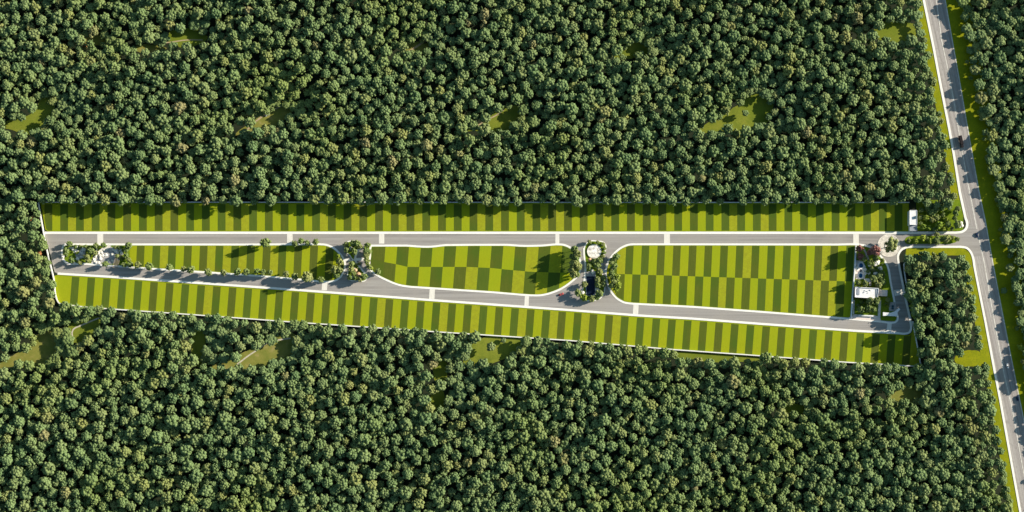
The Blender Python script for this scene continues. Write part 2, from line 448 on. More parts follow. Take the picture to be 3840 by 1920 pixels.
midB = [(1300, 975), (1397, 972), (1443, 983), (1486, 991), (1529, 1001), (1751, 1001), (1840, 1005), (1930, 1014), (2000, 1020), (2200, 1025)]
lawn('lawn', inset_px(smooth(B, True, 3), 3.0), 'checkered light and dark lawn of the middle island', 0.08, 1445.4, 929, 44.2, 0.05, 0.2, mode='B', mid=midB, inset=2)
CD = [(2394, 916), (2800, 916.5), (3140, 917), (3221, 917), (3264, 927), (3300, 958), (3328, 997), (3340, 1060), (3349, 1105), (3354, 1132), (3358, 1165), (3366, 1185), (3365, 1200), (3355, 1209), (3303, 1206), (3188, 1196), (3063, 1186), (2860, 1170), (2600, 1151), (2373, 1139), (2340, 1134), (2311, 1117), (2285, 1082), (2274, 1049), (2271, 1016), (2281, 982), (2299, 955), (2328, 930), (2356, 918)]
island('island', CD, None, 'white kerb path ringing the right island and the clubhouse garden')
Cl = [(2394, 919.5), (2800, 920), (3206, 920.5), (3188, 1191), (3063, 1182.5), (2860, 1166.5), (2600, 1147.5), (2374, 1135.5), (2342, 1131), (2314, 1115), (2288, 1080), (2277.5, 1049), (2274.5, 1016), (2284.5, 983), (2302, 957), (2330, 933), (2357, 921.5)]
midC = [(2270, 1026), (2500, 1033), (3200, 1056)]
lawn('lawn', Cl, 'two rows of striped plots on the right island, west of the clubhouse', 0.045, 2524.8, 925, 59.0, 0.05, 0.2, mid=midC, inset=2, duty=0.48)
Dl = [(3212, 920.5), (3221, 920.5), (3262, 930), (3297, 960), (3325, 998), (3337, 1060), (3346, 1105), (3351, 1132), (3355, 1165), (3362.5, 1185), (3361, 1198), (3354, 1205), (3303, 1202), (3194, 1191.5)]
prism('lawn', Dl, 0.05, 0.2, m_lot, label='shaded garden grass around the white clubhouse', cat='lawn', kind='structure')
for i, nm in enumerate(['lawn', 'lawn.001', 'lawn.002', 'lawn.003', 'lawn.004']):
    bpy.data.objects['mown_stripes' + ('' if i == 0 else '.%03d' % i)].parent = bpy.data.objects[nm]
Ag = [(486, 920), (247, 919.5), (241, 923), (237, 936), (236.5, 960), (245, 978), (262, 986.5), (324, 986.5), (486, 998.5)]
prism('garden_bed', Ag, 0.05, 0.2, m_lot, label='grassy garden ground at the west tip of the left island', cat='garden', kind='structure')

# crossings
def crossing(x, y0, y1, w, label, sk=0):
    prism('crossing', [(x - w/2, y0), (x + w/2, y0), (x + w/2 + sk, y1), (x - w/2 + sk, y1)], 0.05, 0.17, m_cross, label=label, cat='crossing', group='pale crossings over the inner road', kind='structure')
for x, w, l in ((376, 22, 'pale crossing on the north road by the west garden'), (1087, 21, 'pale crossing on the north road above the left island'),
                (1431, 20, 'pale crossing on the north road at the west corner of the checkered island'), (2090, 15, 'narrow pale crossing on the north road near the east end of the checkered island'),
                (2501, 22, 'pale crossing on the north road above the right island'), (3210, 21, 'pale crossing on the north road at the clubhouse corner')):
    crossing(x, 877, 913.5, w, l)
for x, y0, y1, w, l in ((1218, 1060, 1089, 20, 'pale crossing on the south road at the rounded end of the left island'), (1621, 1084, 1121, 20, 'pale crossing on the south road under the west half of the checkered island'),
                        (1976, 1110, 1147, 16, 'pale crossing on the south road under the east half of the checkered island'), (2385, 1142, 1178, 20, 'pale crossing on the south road under the right island')):
    crossing(x, y0, y1, w, l, -2)
prism('crossing', [(3352, 1088), (3386, 1084), (3391, 1104), (3355, 1110)], 0.05, 0.17, m_cross, label='shaded pale crossing on the short east road beside the clubhouse', cat='crossing', kind='structure')
prism('crossing', [(3328, 1210), (3344, 1211), (3342, 1244), (3324, 1243)], 0.05, 0.17, m_cross, label='broken pale crossing on the south road below the gate canopy', cat='crossing', kind='structure')

# east median of the entrance road
MED = smooth([(3392, 905), (3400, 890), (3430, 885), (3500, 884), (3580, 886), (3594, 896), (3580, 910), (3500, 914), (3430, 915), (3400, 914)], True)
prism('median', MED, 0.05, 0.24, m_lot, label='planted green median in the entrance road', cat='median', kind='structure')
# circle plaza
def circle(cx, cy, r, n=40, a0=0, a1=2*PI):
    return [(cx + r * math.cos(a0 + (a1 - a0) * i / n), cy + r * math.sin(a0 + (a1 - a0) * i / n)) for i in range(n)]
prism('plaza', circle(3332, 921, 42), 0.05, 0.20, m_plaza, label='round stone plaza at the junction by the entrance', cat='plaza', kind='structure')
ribbon('plaza_border', circle(3332, 921, 41), 0.8, 0.05, 0.30, m_plaza, closed=True, label='pale ring edging the round plaza', cat='pavement', kind='structure')
ribbon('plaza_border', circle(3342, 922, 22), 0.9, 0.05, 0.5, m_pave, closed=True, label='pale ring kerb around the big tree in the plaza', cat='pavement', kind='structure')

# clearings, tracks
def blob(pts, seed, amp=5):
    s = smooth(pts, True, 5)
    return [(x + amp * noise.noise((x * .05, y * .05, seed)), y + amp * noise.noise((x * .05, y * .05, seed + 9))) for x, y in s]
def ell(cx, cy, a, b, n=10): return [(cx + a * math.cos(2*PI*i/n), cy + b * math.sin(2*PI*i/n)) for i in range(n)]
GLADES = [
 (ell(360, 150, 42, 15), m_glade_dry, 'small olive clearing in the upper left forest'),
 (ell(700, 140, 62, 28), m_glade, 'dim grassy clearing right of the small upper left one'),
 (ell(560, 182, 52, 12), m_glade_dry, 'thin dry clearing between the two upper left clearings'),
 (ell(1562, 177, 42, 15), m_glade_dry, 'little dry clearing with a pale track, top centre left'),
 (ell(2388, 184, 38, 20), m_glade, 'small bright grass clearing, top centre right'),
 (ell(2350, 205, 40, 12), m_glade, 'dim strip of grass below the small bright top clearing'),
 ([(1775, 482), (1830, 450), (1880, 415), (1935, 410), (1930, 460), (1880, 482)], m_glade, 'bright grass clearing in the middle of the upper forest'),
 ([(2635, 486), (2690, 448), (2770, 405), (2830, 350), (2870, 380), (2860, 450), (2800, 476), (2720, 478)], m_glade, 'largest grass clearing of the upper forest'),
 ([(-40, 478), (50, 448), (125, 420), (150, 362), (185, 390), (170, 450), (110, 492), (40, 470)], m_glade, 'grass clearing at the upper left picture edge'),
 ([(905, 492), (950, 458), (1000, 428), (1050, 395), (1075, 420), (1030, 465), (950, 488)], m_glade_dry, 'clearing with a dirt track and a parked white car'),
 ([(262, 1268), (268, 1225), (330, 1198), (365, 1200), (350, 1245), (300, 1275)], m_glade, 'grassy nook with a white curved path below the south west wall'),
 ([(-40, 1372), (60, 1330), (120, 1300), (150, 1250), (195, 1260), (190, 1330), (130, 1362), (60, 1362)], m_glade_dry, 'brown clearing at the lower left picture edge'),
 ([(815, 1368), (880, 1345), (960, 1305), (1060, 1262), (1095, 1290), (1060, 1335), (980, 1366), (880, 1378)], m_glade_dry, 'brown clearing crossed by a pale path below the south wall'),
 (ell(745, 1300, 22, 60), m_glade, 'dark narrow grass gap left of the brown path clearing'),
 ([(1760, 1352), (1785, 1300), (1840, 1268), (1920, 1268), (1950, 1285), (1900, 1325), (1830, 1355)], m_glade, 'sunlit grass clearing just below the middle of the south wall'),
 (ell(1650, 1390, 22, 40), m_glade, 'dim grass gap left of the sunlit south wall clearing'),
 ([(2540, 1320), (2680, 1330), (2835, 1340), (2835, 1350), (2740, 1355), (2610, 1350), (2545, 1335)], m_glade, 'narrow strip of grass along the outside of the south wall'),
 (ell(3400, 1478, 52, 26), m_glade_dry, 'small olive clearing in the lower right forest'),
 (ell(3640, 1345, 50, 24), m_verge, 'yellow green clearing beside the lower public road'),
 (ell(3362, 120, 72, 34), m_glade, 'dim grass clearing in the upper right forest'),
 (ell(2970, 1535, 42, 18), m_glade, 'tiny dim clearing in the lower right forest'),
 (ell(1640, 1500, 24, 34), m_glade, 'tiny mossy gap in the lower middle of the forest'),
]
GPOLY = []; GCEN = []
for i, (pts, mt, lab) in enumerate(GLADES):
    b = blob(pts, i * 3.1)
    cx = sum(p[0] for p in b) / len(b); cy = sum(p[1] for p in b) / len(b)
    GCEN.append((cx, cy, (max(p[0] for p in b) - min(p[0] for p in b)) / 2, (max(p[1] for p in b) - min(p[1] for p in b)) / 2))
    GPOLY.append([(cx + (x - cx) * 1.10 + (5 if x > cx else -4), cy + (y - cy) * 1.08 + (3 if y > cy else -4)) for x, y in b])
    big = [(cx + (x - cx) * 1.25, cy + (y - cy) * 1.3) for x, y in b]
    prism('clearing', big, 0, 0.012 + 0.0005 * i, mt, label=lab, cat='clearing', kind='structure')
ribbon('forest_track', smooth([(860, 560), (900, 510), (925, 488), (960, 455), (1000, 425), (1045, 402), (1080, 385)]), 1.6, 0, 0.05, m_dirt, label='dirt track leading to the parked white car', cat='track', kind='structure')
ribbon('forest_track', smooth([(1520, 200), (1545, 186), (1572, 168), (1600, 150)]), 1.8, 0, 0.05, m_dirt, label='short pale track in the top centre forest', cat='track', kind='structure')
ribbon('forest_path', smooth([(372, 1192), (340, 1205), (300, 1222), (276, 1234), (270, 1250), (274, 1268)]), 1.3, 0, 0.05, m_gravel, label='white curved footpath below the south west wall', cat='path', kind='structure')
ribbon('forest_path', smooth([(890, 1366), (930, 1335), (965, 1312), (1000, 1288), (1040, 1276), (1090, 1268)]), 1.3, 0, 0.05, m_gravel, label='pale footpath crossing the brown clearing', cat='path', kind='structure')
ribbon('forest_track', smooth([(1790, 472), (1830, 448), (1865, 430), (1890, 410)]), 1.2, 0, 0.05, m_dirt, label='faint track along the edge of the middle clearing', cat='track', kind='structure')
ribbon('forest_track', smooth([(580, 165), (640, 158), (700, 150), (760, 150)]), 1.1, 0, 0.05, m_dirt, label='faint track across the upper left clearings', cat='track', kind='structure')

# ------------------------------------------------------------------ boundary walls
def wall(px, h, t, label, capw=0.9):
    c = P(*px[0])
    o = thing('boundary_wall', c, label, 'wall', 'white boundary walls')
    bm = bmesh.new(); ribbon_bm(bm, px, t, 0, h)
    bmesh.ops.translate(bm, vec=-c, verts=bm.verts); build('wall_body', bm, m_wall, o)
    bm = bmesh.new(); ribbon_bm(bm, px, capw, h, h + 0.12)
    bmesh.ops.translate(bm, vec=-c, verts=bm.verts); build('coping', bm, m_white, o)
wall([(146, 759), (800, 759), (2000, 759.5), (3409, 760)], 2.0, 0.5, 'long straight white wall between the north lawn and the forest', 0.7)
wall(smooth([(146, 762), (152, 800), (163, 860), (175, 925), (190, 990), (204, 1050), (209, 1100), (216, 1126), (225, 1138), (236, 1142)]), 2.0, 0.6, 'white wall curving down the west end of the plots', 1.1)
wall([(236, 1142), (283, 1147), (330, 1153), (473, 1163), (659, 1176), (800, 1186), (1110, 1209), (1640, 1245), (2132, 1277), (2534, 1312), (2802, 1331), (3175, 1359), (3452, 1375)], 2.0, 0.6, 'long white wall between the south lawn and the forest', 1.0)
wall([(3452, 1374), (3436, 1285), (3421, 1205)], 2.0, 0.6, 'slanting white wall at the south east corner of the plots', 1.0)
wall([(3208, 922), (3203, 1020), (3196, 1100), (3190, 1192)], 2.8, 0.6, 'white wall dividing the clubhouse garden from the striped plots', 1.1)
wall([(3400, 980), (3388, 990), (3390, 1020), (3402, 1090)], 1.8, 0.5, 'short kinked white wall east of the clubhouse road', 0.8)
wall([(1111, 1211), (1110, 1223)], 1.8, 0.5, 'short white stub standing off the south wall', 0.9)

# ------------------------------------------------------------------ trees
def lobe(bm, c, r, sq, seed, mi=0, sub=1):
    g = bmesh.ops.create_icosphere(bm, subdivisions=sub, radius=1.0)
    for v in g['verts']:
        n = v.co.normalized()
        k = r * (1 + 0.45 * noise.noise(n * 1.9 + Vector((seed * 1.7, seed, 0))))
        v.co = Vector((n.x * k, n.y * k, n.z * k * sq)) + c
    return g['verts']
def crown_mesh(name, R, H, seed, nl=52, nleaf=480, flat=0.85, mat=None, lobe_r=0.24, base=0.42):
    rnd = random.Random(seed)
    bm = bmesh.new()
    cz = H * (base + 1) / 2; hz = H * (1 - base) / 2
    lobe(bm, Vector((0, 0, cz)), R * 0.5, hz / R * 1.0, seed)
    cs = []
    ga = PI * (3 - math.sqrt(5))
    for i in range(nl):
        z = 1 - 1.72 * (i + .5) / nl
        rr = math.sqrt(max(0, 1 - z * z)); a = i * ga + rnd.uniform(-.35, .35)
        d = Vector((rr * math.cos(a), rr * math.sin(a), z))
        k = (rnd.uniform(0.62, 1.0) if rnd.random() < .86 else rnd.uniform(1.0, 1.22)) * (1 + 0.2 * noise.noise(d * 1.3 + Vector((seed, 0, 0))))
        c = Vector((d.x * R * 0.8 * k, d.y * R * 0.8 * k, cz + d.z * hz * 0.82 * k))
        r = R * lobe_r * rnd.uniform(0.65, 1.35)
        lobe(bm, c, r, rnd.uniform(.75, 1.1), seed + i)
        cs.append((c, r))
    for i in range(nleaf):
        c, r = rnd.choice(cs)
        d = Vector((rnd.gauss(0, 1), rnd.gauss(0, 1), rnd.gauss(0.2, 1))).normalized()
        p = c + d * r * rnd.uniform(0.9, 1.45)
        s = rnd.uniform(0.14, 0.34) * (R / 5) ** 0.5
        u = Vector((rnd.gauss(0, 1), rnd.gauss(0, 1), rnd.gauss(0, 1))).normalized()
        w = d.cross(u)
        if w.length < .1: continue
        w.normalize(); u = (u * .6 + d * .8).normalized()
        vs = [bm.verts.new(p + a * s * u + b * s * w) for a, b in ((-1, -.6), (.1, -.9), (1.1, .1), (-.2, .9))]
        bm.faces.new(vs)
    me = bpy.data.meshes.new(name); bm.to_mesh(me); bm.free()
    if mat: me.materials.append(mat)
    for p in me.polygons:
        if len(p.vertices) == 3: p.use_smooth = True
    return me
def trunk_mesh(name, R, H, seed):
    rnd = random.Random(seed); bm = bmesh.new()
    def limb(a, b, r0, r1, n=7):
        d = (b - a).normalized(); u = d.orthogonal().normalized(); w = d.cross(u)
        A = [bm.verts.new(a + (u * math.cos(t) + w * math.sin(t)) * r0) for t in [2*PI*i/n for i in range(n)]]
        B = [bm.verts.new(b + (u * math.cos(t) + w * math.sin(t)) * r1) for t in [2*PI*i/n for i in range(n)]]
        for i in range(n): bm.faces.new((A[i], A[(i+1) % n], B[(i+1) % n], B[i]))
        bm.faces.new(B)
    f = Vector((rnd.uniform(-.2, .2), rnd.uniform(-.2, .2), H * 0.45))
    limb(Vector((0, 0, -.2)), f, 0.045 * R + .08, 0.03 * R + .05)
    for i in range(5):
        a = 2*PI*i/5 + rnd.uniform(-.4, .4)
        limb(f - Vector((0, 0, rnd.uniform(0, .1) * H)), f + Vector((math.cos(a) * R * .5, math.sin(a) * R * .5, H * rnd.uniform(.15, .3))), 0.02 * R + .04, .04, 5)
    me = bpy.data.meshes.new(name); bm.to_mesh(me); bm.free(); me.materials.append(m_bark)
    return me
PR, PH = 5.0, 15.5
NV = 8
crowns = [crown_mesh('crown', PR * [1, .95, 1.05, .9, 1.08, 1, .92, 1.02][i], PH * [1, 1.1, .92, 1.05, .95, 1.12, .9, 1][i], 40 + i * 17, nl=[52, 44, 60, 48, 56, 40, 50, 64][i], mat=m_leaf) for i in range(NV)]
trunks = [trunk_mesh('trunk', PR, PH, 3 + i) for i in range(3)]
leafmats = {'g': m_leaf_g, 'b': m_leaf_b, 'r': m_leaf_r, 'o': m_leaf_o}
gcrowns = {}
for k, m in leafmats.items():
    gcrowns[k] = [crown_mesh('crown', 4.0, 9.5, 200 + 31 * i + ord(k), nl=34 + 6 * i, nleaf=800, mat=m, lobe_r=0.25, base=.25) for i in range(3 if k != 'o' else 1)]
gtrunks = [trunk_mesh('trunk', 4.0, 9.5, 60 + i) for i in range(2)]
shrubm = {k: crown_mesh('foliage', 1.4, 1.9, 500 + ord(k), nl=18, nleaf=260, mat=leafmats[k], base=.05, lobe_r=.32) for k in ('g', 'b')}

def tree(x, y, rpx, label, kind, group, hs=1.0, atz=None, cat='tree', name=None):
    """x, y = where the crown centre stands over the survey; rpx = crown radius"""
    if kind == 'f':
        cm = random.choice(crowns); tm = random.choice(trunks); s = rpx * M / PR; hh = PH
        nm = 'forest_tree'
    else:
        cm = random.choice(gcrowns[kind]); tm = random.choice(gtrunks); s = rpx * M / 3.9; hh = 9.5
        nm = {'g': 'garden_tree', 'b': 'bright_tree', 'r': 'red_tree', 'o': 'orange_tree'}[kind]
    zc = hh * s * hs * 0.62 if atz is None else atz
    p = P(x, y, zc)
    o = thing(name or nm, (p.x, p.y, 0), label, cat, group, random.uniform(0, 2*PI))
    for m, n in ((tm, 'trunk'), (cm, 'crown')):
        c = bpy.data.objects.new(n, m); c.scale = (s, s, s * hs); link(c, o)
    return o
def shrub(x, y, rpx, label, kind='g', group=None):
    p = P(x, y, rpx * M * .8)
    o = bpy.data.objects.new('shrub', shrubm[kind]); s = rpx * M / 1.45
    o.location = (p.x, p.y, 0); o.scale = (s, s, s); o.rotation_euler = (0, 0, random.uniform(0, 6))
    link(o); return tag(o, label, 'shrub', group)

# forest mask ------------------------------------------------------
EXC = [(137, 756), (3448, 756), (3448, 776), (3600, 776), (3640, 860), (3660, 960), (3400, 960), (3400, 985), (3412, 1095), (3432, 1195), (3462, 1382),
       (3175, 1366), (2800, 1338), (2530, 1319), (2130, 1284), (1640, 1252), (1110, 1216), (800, 1193), (473, 1170), (283, 1154), (220, 1146), (203, 1105), (196, 1040), (168, 950), (147, 830)]
def free(x, y, r):
    if inside(EXC, x, y): return False
    hl = lerpx(HLall, y); hr = lerpx(HR, y)
    k = 29 if (y < 760) else 33
    if hl - k - (r - 18) * .5 < x < hr + 60: return False
    for g in GPOLY:
        if inside(g, x, y): return False
    return True
def shade_h(x, y):
    """trees near the public road and up-sun of the clearings are shortened to let sun onto road and grass"""
    k = 1.0
    hr = lerpx(HR, y)
    if x > hr:
        if x < hr + 300: k = 0.57 + 0.40 * max(0, x - hr - 76) / 224
        k *= 1 + 0.28 * noise.noise((0, y * .03, 4.2))
    for cx, cy, ra, rb in GCEN:
        dx, dy = x - cx, y - cy
        al = dx * .955 - dy * .296; pe = dx * .296 + dy * .955
        if ra * .3 < al < ra + 150 and abs(pe) < rb + 14: k = min(k, 0.46 + .35 * max(0, al - ra) / 150)
    return k
pts = []; grid = {}
def try_add(x, y, r, f=0.84):
    gx, gy = int(x // 50), int(y // 50)
    for i in (-1, 0, 1):
        for j in (-1, 0, 1):
            for q in grid.get((gx + i, gy + j), ()):
                d = (r + q[2]) * f
                if (q[0] - x) ** 2 + (q[1] - y) ** 2 < d * d: return False
    t = (x, y, r); pts.append(t); grid.setdefault((gx, gy), []).append(t); return True
rnd = random.Random(5)
X0, X1, Y0, Y1 = -200, 4130, -170, 2080
for n, (ra, rb), f in ((7000, (21, 25), .80), (36000, (18, 21), .75), (50000, (15, 18), .72), (30000, (11, 14), .68)):
    for _ in range(n):
        x = rnd.uniform(X0, X1); y = rnd.uniform(Y0, Y1); r = rnd.uniform(ra, rb)
        if free(x, y, r): try_add(x, y, r, f)
# a few loose trees that stand in or at clearings and on the grass near the public road
for x, y, r in ((1888, 1277, 10), (1842, 1300, 17), (3765, 1090, 12), (2795, 425, 13)):
    try_add(x, y, r, .3)

# individuals: front rows on the walls, the east block, the west end; the rest of the forest is one mass
def south_y(x):
    L = WS[3:-1]
    for (xa, ya), (xb, yb) in zip(L, L[1:]):
        if xa <= x <= xb: return ya + (yb - ya) * (x - xa) / (xb - xa)
    return 1e9
ind = {'north': [], 'south': [], 'east': [], 'west': []}
left = []
for t in pts:
    x, y, r = t
    if 133 < x < 3440 and 756 - 28 < y < 757 and r > 13: ind['north'].append(t)
    elif 236 < x < 3452 and south_y(x) < y < south_y(x) + 26 and r > 13: ind['south'].append(t)
    elif 3390 < x < 3640 and 940 < y < 1230 and x < lerpx(HLall, y) and r > 13: ind['east'].append(t)
    elif 40 < x < 215 and 760 < y < 1150 and r > 14 and x > 90: ind['west'].append(t)
    else: left.append(t)
used = set()
total = 0
def band(r): return 'broad crowned' if r > 20 else ('medium' if r > 16.5 else 'slim')
G = 'forest trees around the plots'
for key, phrase in (('north', '%s forest tree leaning over the north wall, %s from its west end'), ('south', '%s forest tree standing against the south wall, %s from its west end')):
    for i, (x, y, r) in enumerate(sorted(ind[key])):
        if total >= 300: left.append((x, y, r)); continue
        tree(x, y, r, phrase % (band(r), ordn(i + 1)), 'f', G, hs=rnd.uniform(.9, 1.12) * shade_h(x, y) * (.88 if key == 'north' else 1.0)); total += 1
rows = {}
for t in ind['east']: rows.setdefault(int((t[1] - 940) // 36), []).append(t)
for rk in sorted(rows):
    for i, (x, y, r) in enumerate(sorted(rows[rk])):
        if total >= 300: left.append((x, y, r)); continue
        tree(x, y, r, 'forest tree east of the clubhouse road, %s row from the north, %s from the west' % (ordn(rk + 1), ordn(i + 1)), 'f', G, hs=rnd.uniform(.9, 1.1) * shade_h(x, y)); total += 1
for i, (x, y, r) in enumerate(sorted(ind['west'], key=lambda t: t[1])):
    if total >= 300: left.append((x, y, r)); continue
    tree(x, y, r, '%s forest tree outside the west wall, %s from the north' % (band(r), ordn(i + 1)), 'f', G, hs=rnd.uniform(.9, 1.1) * shade_h(x, y)); total += 1
print('forest individuals', total, 'mass', len(left), {k: len(v) for k, v in ind.items()})

# the forest mass
protos = bpy.data.collections.new('forest_tree_kinds')
for i, cm in enumerate(crowns):
    o = bpy.data.objects.new('tree_kind_%02d' % i, cm)
    protos.objects.link(o)
me = bpy.data.meshes.new('forest')
cos = []
scl = []; rot = []; idx = []; hsc = []
for x, y, r in left:
    s = r * M / PR
    hs = rnd.uniform(.85, 1.12) * (1.0 if r > 13 else 0.95) * shade_h(x, y)
    p = P(x, y, PH * s * hs * .62)
    cos.append((p.x, p.y, 0)); scl.append(s); hsc.append(s * hs); rot.append(rnd.uniform(0, 2*PI)); idx.append(rnd.randrange(NV))
me.from_pydata(cos, [], [])
a = me.attributes.new('tscale', 'FLOAT_VECTOR', 'POINT'); a.data.foreach_set('vector', [v for s, h in zip(scl, hsc) for v in (s, s, h)])
a = me.attributes.new('trot', 'FLOAT_VECTOR', 'POINT'); a.data.foreach_set('vector', [v for r in rot for v in (0, 0, r)])
a = me.attributes.new('tkind', 'INT', 'POINT'); a.data.foreach_set('value', idx)
fo = bpy.data.objects.new('forest', me); link(fo)
tag(fo, 'dense dark green broadleaf forest covering the land around the plots', 'forest', kind='stuff')
ng = bpy.data.node_groups.new('forest_scatter', 'GeometryNodeTree')
ng.interface.new_socket('Geometry', in_out='INPUT', socket_type='NodeSocketGeometry')
ng.interface.new_socket('Geometry', in_out='OUTPUT', socket_type='NodeSocketGeometry')
N = ng.nodes; Lk = ng.links
gi = N.new('NodeGroupInput'); go = N.new('NodeGroupOutput')
ip = N.new('GeometryNodeInstanceOnPoints')
ci = N.new('GeometryNodeCollectionInfo'); ci.inputs['Collection'].default_value = protos
ci.inputs['Separate Children'].default_value = True; ci.inputs['Reset Children'].default_value = True
def attr(n, t):
    q = N.new('GeometryNodeInputNamedAttribute'); q.data_type = t; q.inputs['Name'].default_value = n
    return [s for s in q.outputs if s.enabled and s.name == 'Attribute'][0]
Lk.new(gi.outputs[0], ip.inputs['Points']); Lk.new(ci.outputs[0], ip.inputs['Instance'])
ip.inputs['Pick Instance'].default_value = True
Lk.new(attr('tkind', 'INT'), ip.inputs['Instance Index'])
Lk.new(attr('trot', 'FLOAT_VECTOR'), ip.inputs['Rotation'])
Lk.new(attr('tscale', 'FLOAT_VECTOR'), ip.inputs['Scale'])
Lk.new(ip.outputs[0], go.inputs[0])
md = fo.modifiers.new('scatter', 'NODES'); md.node_group = ng

# orange trees in the forest
for x, y, r, l in ((1040, 722, 9, 'small orange tree in the forest above the north wall'), (118, 822, 11, 'orange brown tree outside the west wall near its top'),
                   (142, 948, 9, 'small orange tree outside the west wall halfway down'), (314, 168, 9, 'pinkish orange tree in the upper left forest'),
                   (1140, 62, 11, 'orange brown tree near the top of the forest'), (1712, 358, 8, 'small orange tree left of the middle clearing'),
                   (285, 1322, 9, 'orange brown tree below the white curved path')):
    tree(x, y, r, l, 'o', 'orange trees in the forest', atz=9.0, hs=1.35)

# ------------------------------------------------------------------ planted trees
av = [(517, 993, 13), (558, 998, 15), (635, 1003, 13), (689, 1010, 11), (715, 1012, 15), (780, 1020, 14), (838, 1021, 12), (890, 1020, 14), (924, 1020, 14), (965, 1017, 12), (987, 1021, 12), (1013, 1021, 11), (1073, 1028, 13), (1106, 1036, 14), (1151, 1040, 21), (1203, 1048, 12)]
for i, (x, y, r) in enumerate(av):
    tree(x, y, r, '%s street tree on the south kerb of the left island, %s from the west' % ('large' if r > 18 else 'small', ordn(i + 1)), 'g', 'street trees along the left island', hs=1.3)
nv = [(994, 910, 19), (1106, 914, 12), (1129, 905, 12), (1153, 912, 11), (1183, 908, 12)]
for i, (x, y, r) in enumerate(nv):
    tree(x, y, r, ('large lone street tree on the north kerb of the left island' if i == 0 else 'small street tree on the north kerb, %s of the four left of the rounded end' % ordn(i)), 'g', 'street trees along the left island', hs=1.25)
def grove(lst, where, group, hs=1.1, kind='g', sortx=True):
    for i, t in enumerate(sorted(lst)):
        k = t[3] if len(t) > 3 else kind
        sz = 'large' if t[2] > 15 else ('small' if t[2] < 11.5 else 'medium')
        cw = {'g': 'green', 'b': 'bright', 'r': 'dusty red'}[k]
        h = hs * (1 if t[2] > 10 else 1.15)
        tree(t[0], t[1], t[2], '%s %s tree %s, %s from the west' % (sz, cw, where, ordn(i + 1)), k, group, hs=h)
grove([(x, y, r * .86) for x, y, r in [(260, 914, 13), (247, 943, 15), (267, 975, 13), (282, 924, 8), (321, 924, 9), (359, 921, 13), (388, 919, 12), (341, 940, 15), (355, 949, 12), (326, 964, 14), (331, 977, 12), (300, 986, 10),
       (432, 927, 9), (449, 928, 9), (482, 920, 16), (474, 937, 12), (474, 958, 12), (482, 973, 10), (395, 990, 14), (440, 960, 9), (465, 993, 12), (488, 991, 14)]],
      'in the west tip garden', 'trees of the west tip garden', 1.0)
grove([(1298, 917, 11), (1300, 936, 12), (1324, 913, 13), (1341, 915, 14), (1326, 938, 12), (1348, 924, 10), (1328, 951, 9)], 'in the upper teardrop garden', 'trees of the teardrop gardens', 1.3)
grove([(1319, 990, 11), (1317, 1010, 12), (1311, 1040, 10), (1332, 1043, 9), (1365, 1036, 12), (1350, 1047, 10), (1325, 1024, 9)], 'in the lower triangular garden', 'trees of the teardrop gardens', 1.2)
grove([(1274, 981, 14), (1255, 1009, 15), (1272, 1012, 13), (1262, 1032, 11), (1268, 960, 9, 'b')], 'inside the rounded east end of the left island', 'trees on the rounded lawn end', 1.35)
grove([(1378, 919, 11), (1373, 941, 13), (1374, 958, 13), (1376, 979, 12), (1384, 999, 11), (1417, 1020, 12), (1385, 945, 10), (1392, 1006, 8, 'b')], 'at the west corner of the checkered island', 'trees at the checkered island corner', .9)
grove([(2154, 934, 14), (2164, 953, 16), (2160, 972, 15), (2153, 989, 18), (2168, 999, 15), (2144, 1014, 14), (2152, 1029, 15), (2164, 1030, 12), (2146, 962, 12)], 'on the east end of the checkered island', 'tall trees on the checkered island', 1.6)
grove([(2249, 977, 13), (2230, 980, 12), (2209, 999, 12), (2240, 995, 13), (2250, 1019, 12), (2242, 1049, 12), (2242, 1069, 12), (2264, 1044, 11), (2264, 1064, 11),
       (2192, 1066, 12), (2167, 1098, 14), (2189, 1116, 14, 'b'), (2219, 1121, 13), (2249, 1101, 14), (2240, 1116, 11), (2211, 907, 8), (2241, 908, 7)], 'in the long pool garden', 'trees of the pool garden', .85)
grove([(2262, 917, 8), (2267, 932, 7), (2266, 948, 7), (2262, 962, 7)], 'beside the round white plaza of the pool garden', 'trees of the pool garden', .5)
grove([(2311, 962, 14), (2292, 984, 11), (2303, 1000, 13), (2293, 1029, 14), (2313, 1039, 14, 'b'), (2303, 1054, 15), (2318, 1069, 14, 'b'), (2294, 1071, 12), (2311, 1084, 12, 'b')], 'at the west end of the right island', 'trees on the right island', 1.0)
grove([(3222, 932, 14, 'r'), (3284, 938, 21, 'r'), (3228, 961, 13, 'r'), (3262, 946, 12, 'r'), (3218, 1059, 11), (3244, 1063, 11), (3260, 985, 9), (3285, 968, 12),
       (3264, 1128, 14), (3287, 1128, 14), (3228, 1160, 13), (3257, 1153, 13), (3275, 1160, 12), (3329, 1124, 9), (3240, 970, 10)], 'in the clubhouse garden', 'trees of the clubhouse garden', 1.45)
grove([(3270, 1007, 9), (3277, 1044, 14), (3294, 1068, 14), (3297, 1034, 13), (3302, 1020, 9), (3255, 1018, 7), (3310, 1058, 12), (3272, 990, 8)], 'between the blue pools and the clubhouse road', 'trees of the clubhouse garden', .8)
tree(3342, 919, 27, 'very large round tree in the ring of the entrance plaza', 'g', None, hs=.85)
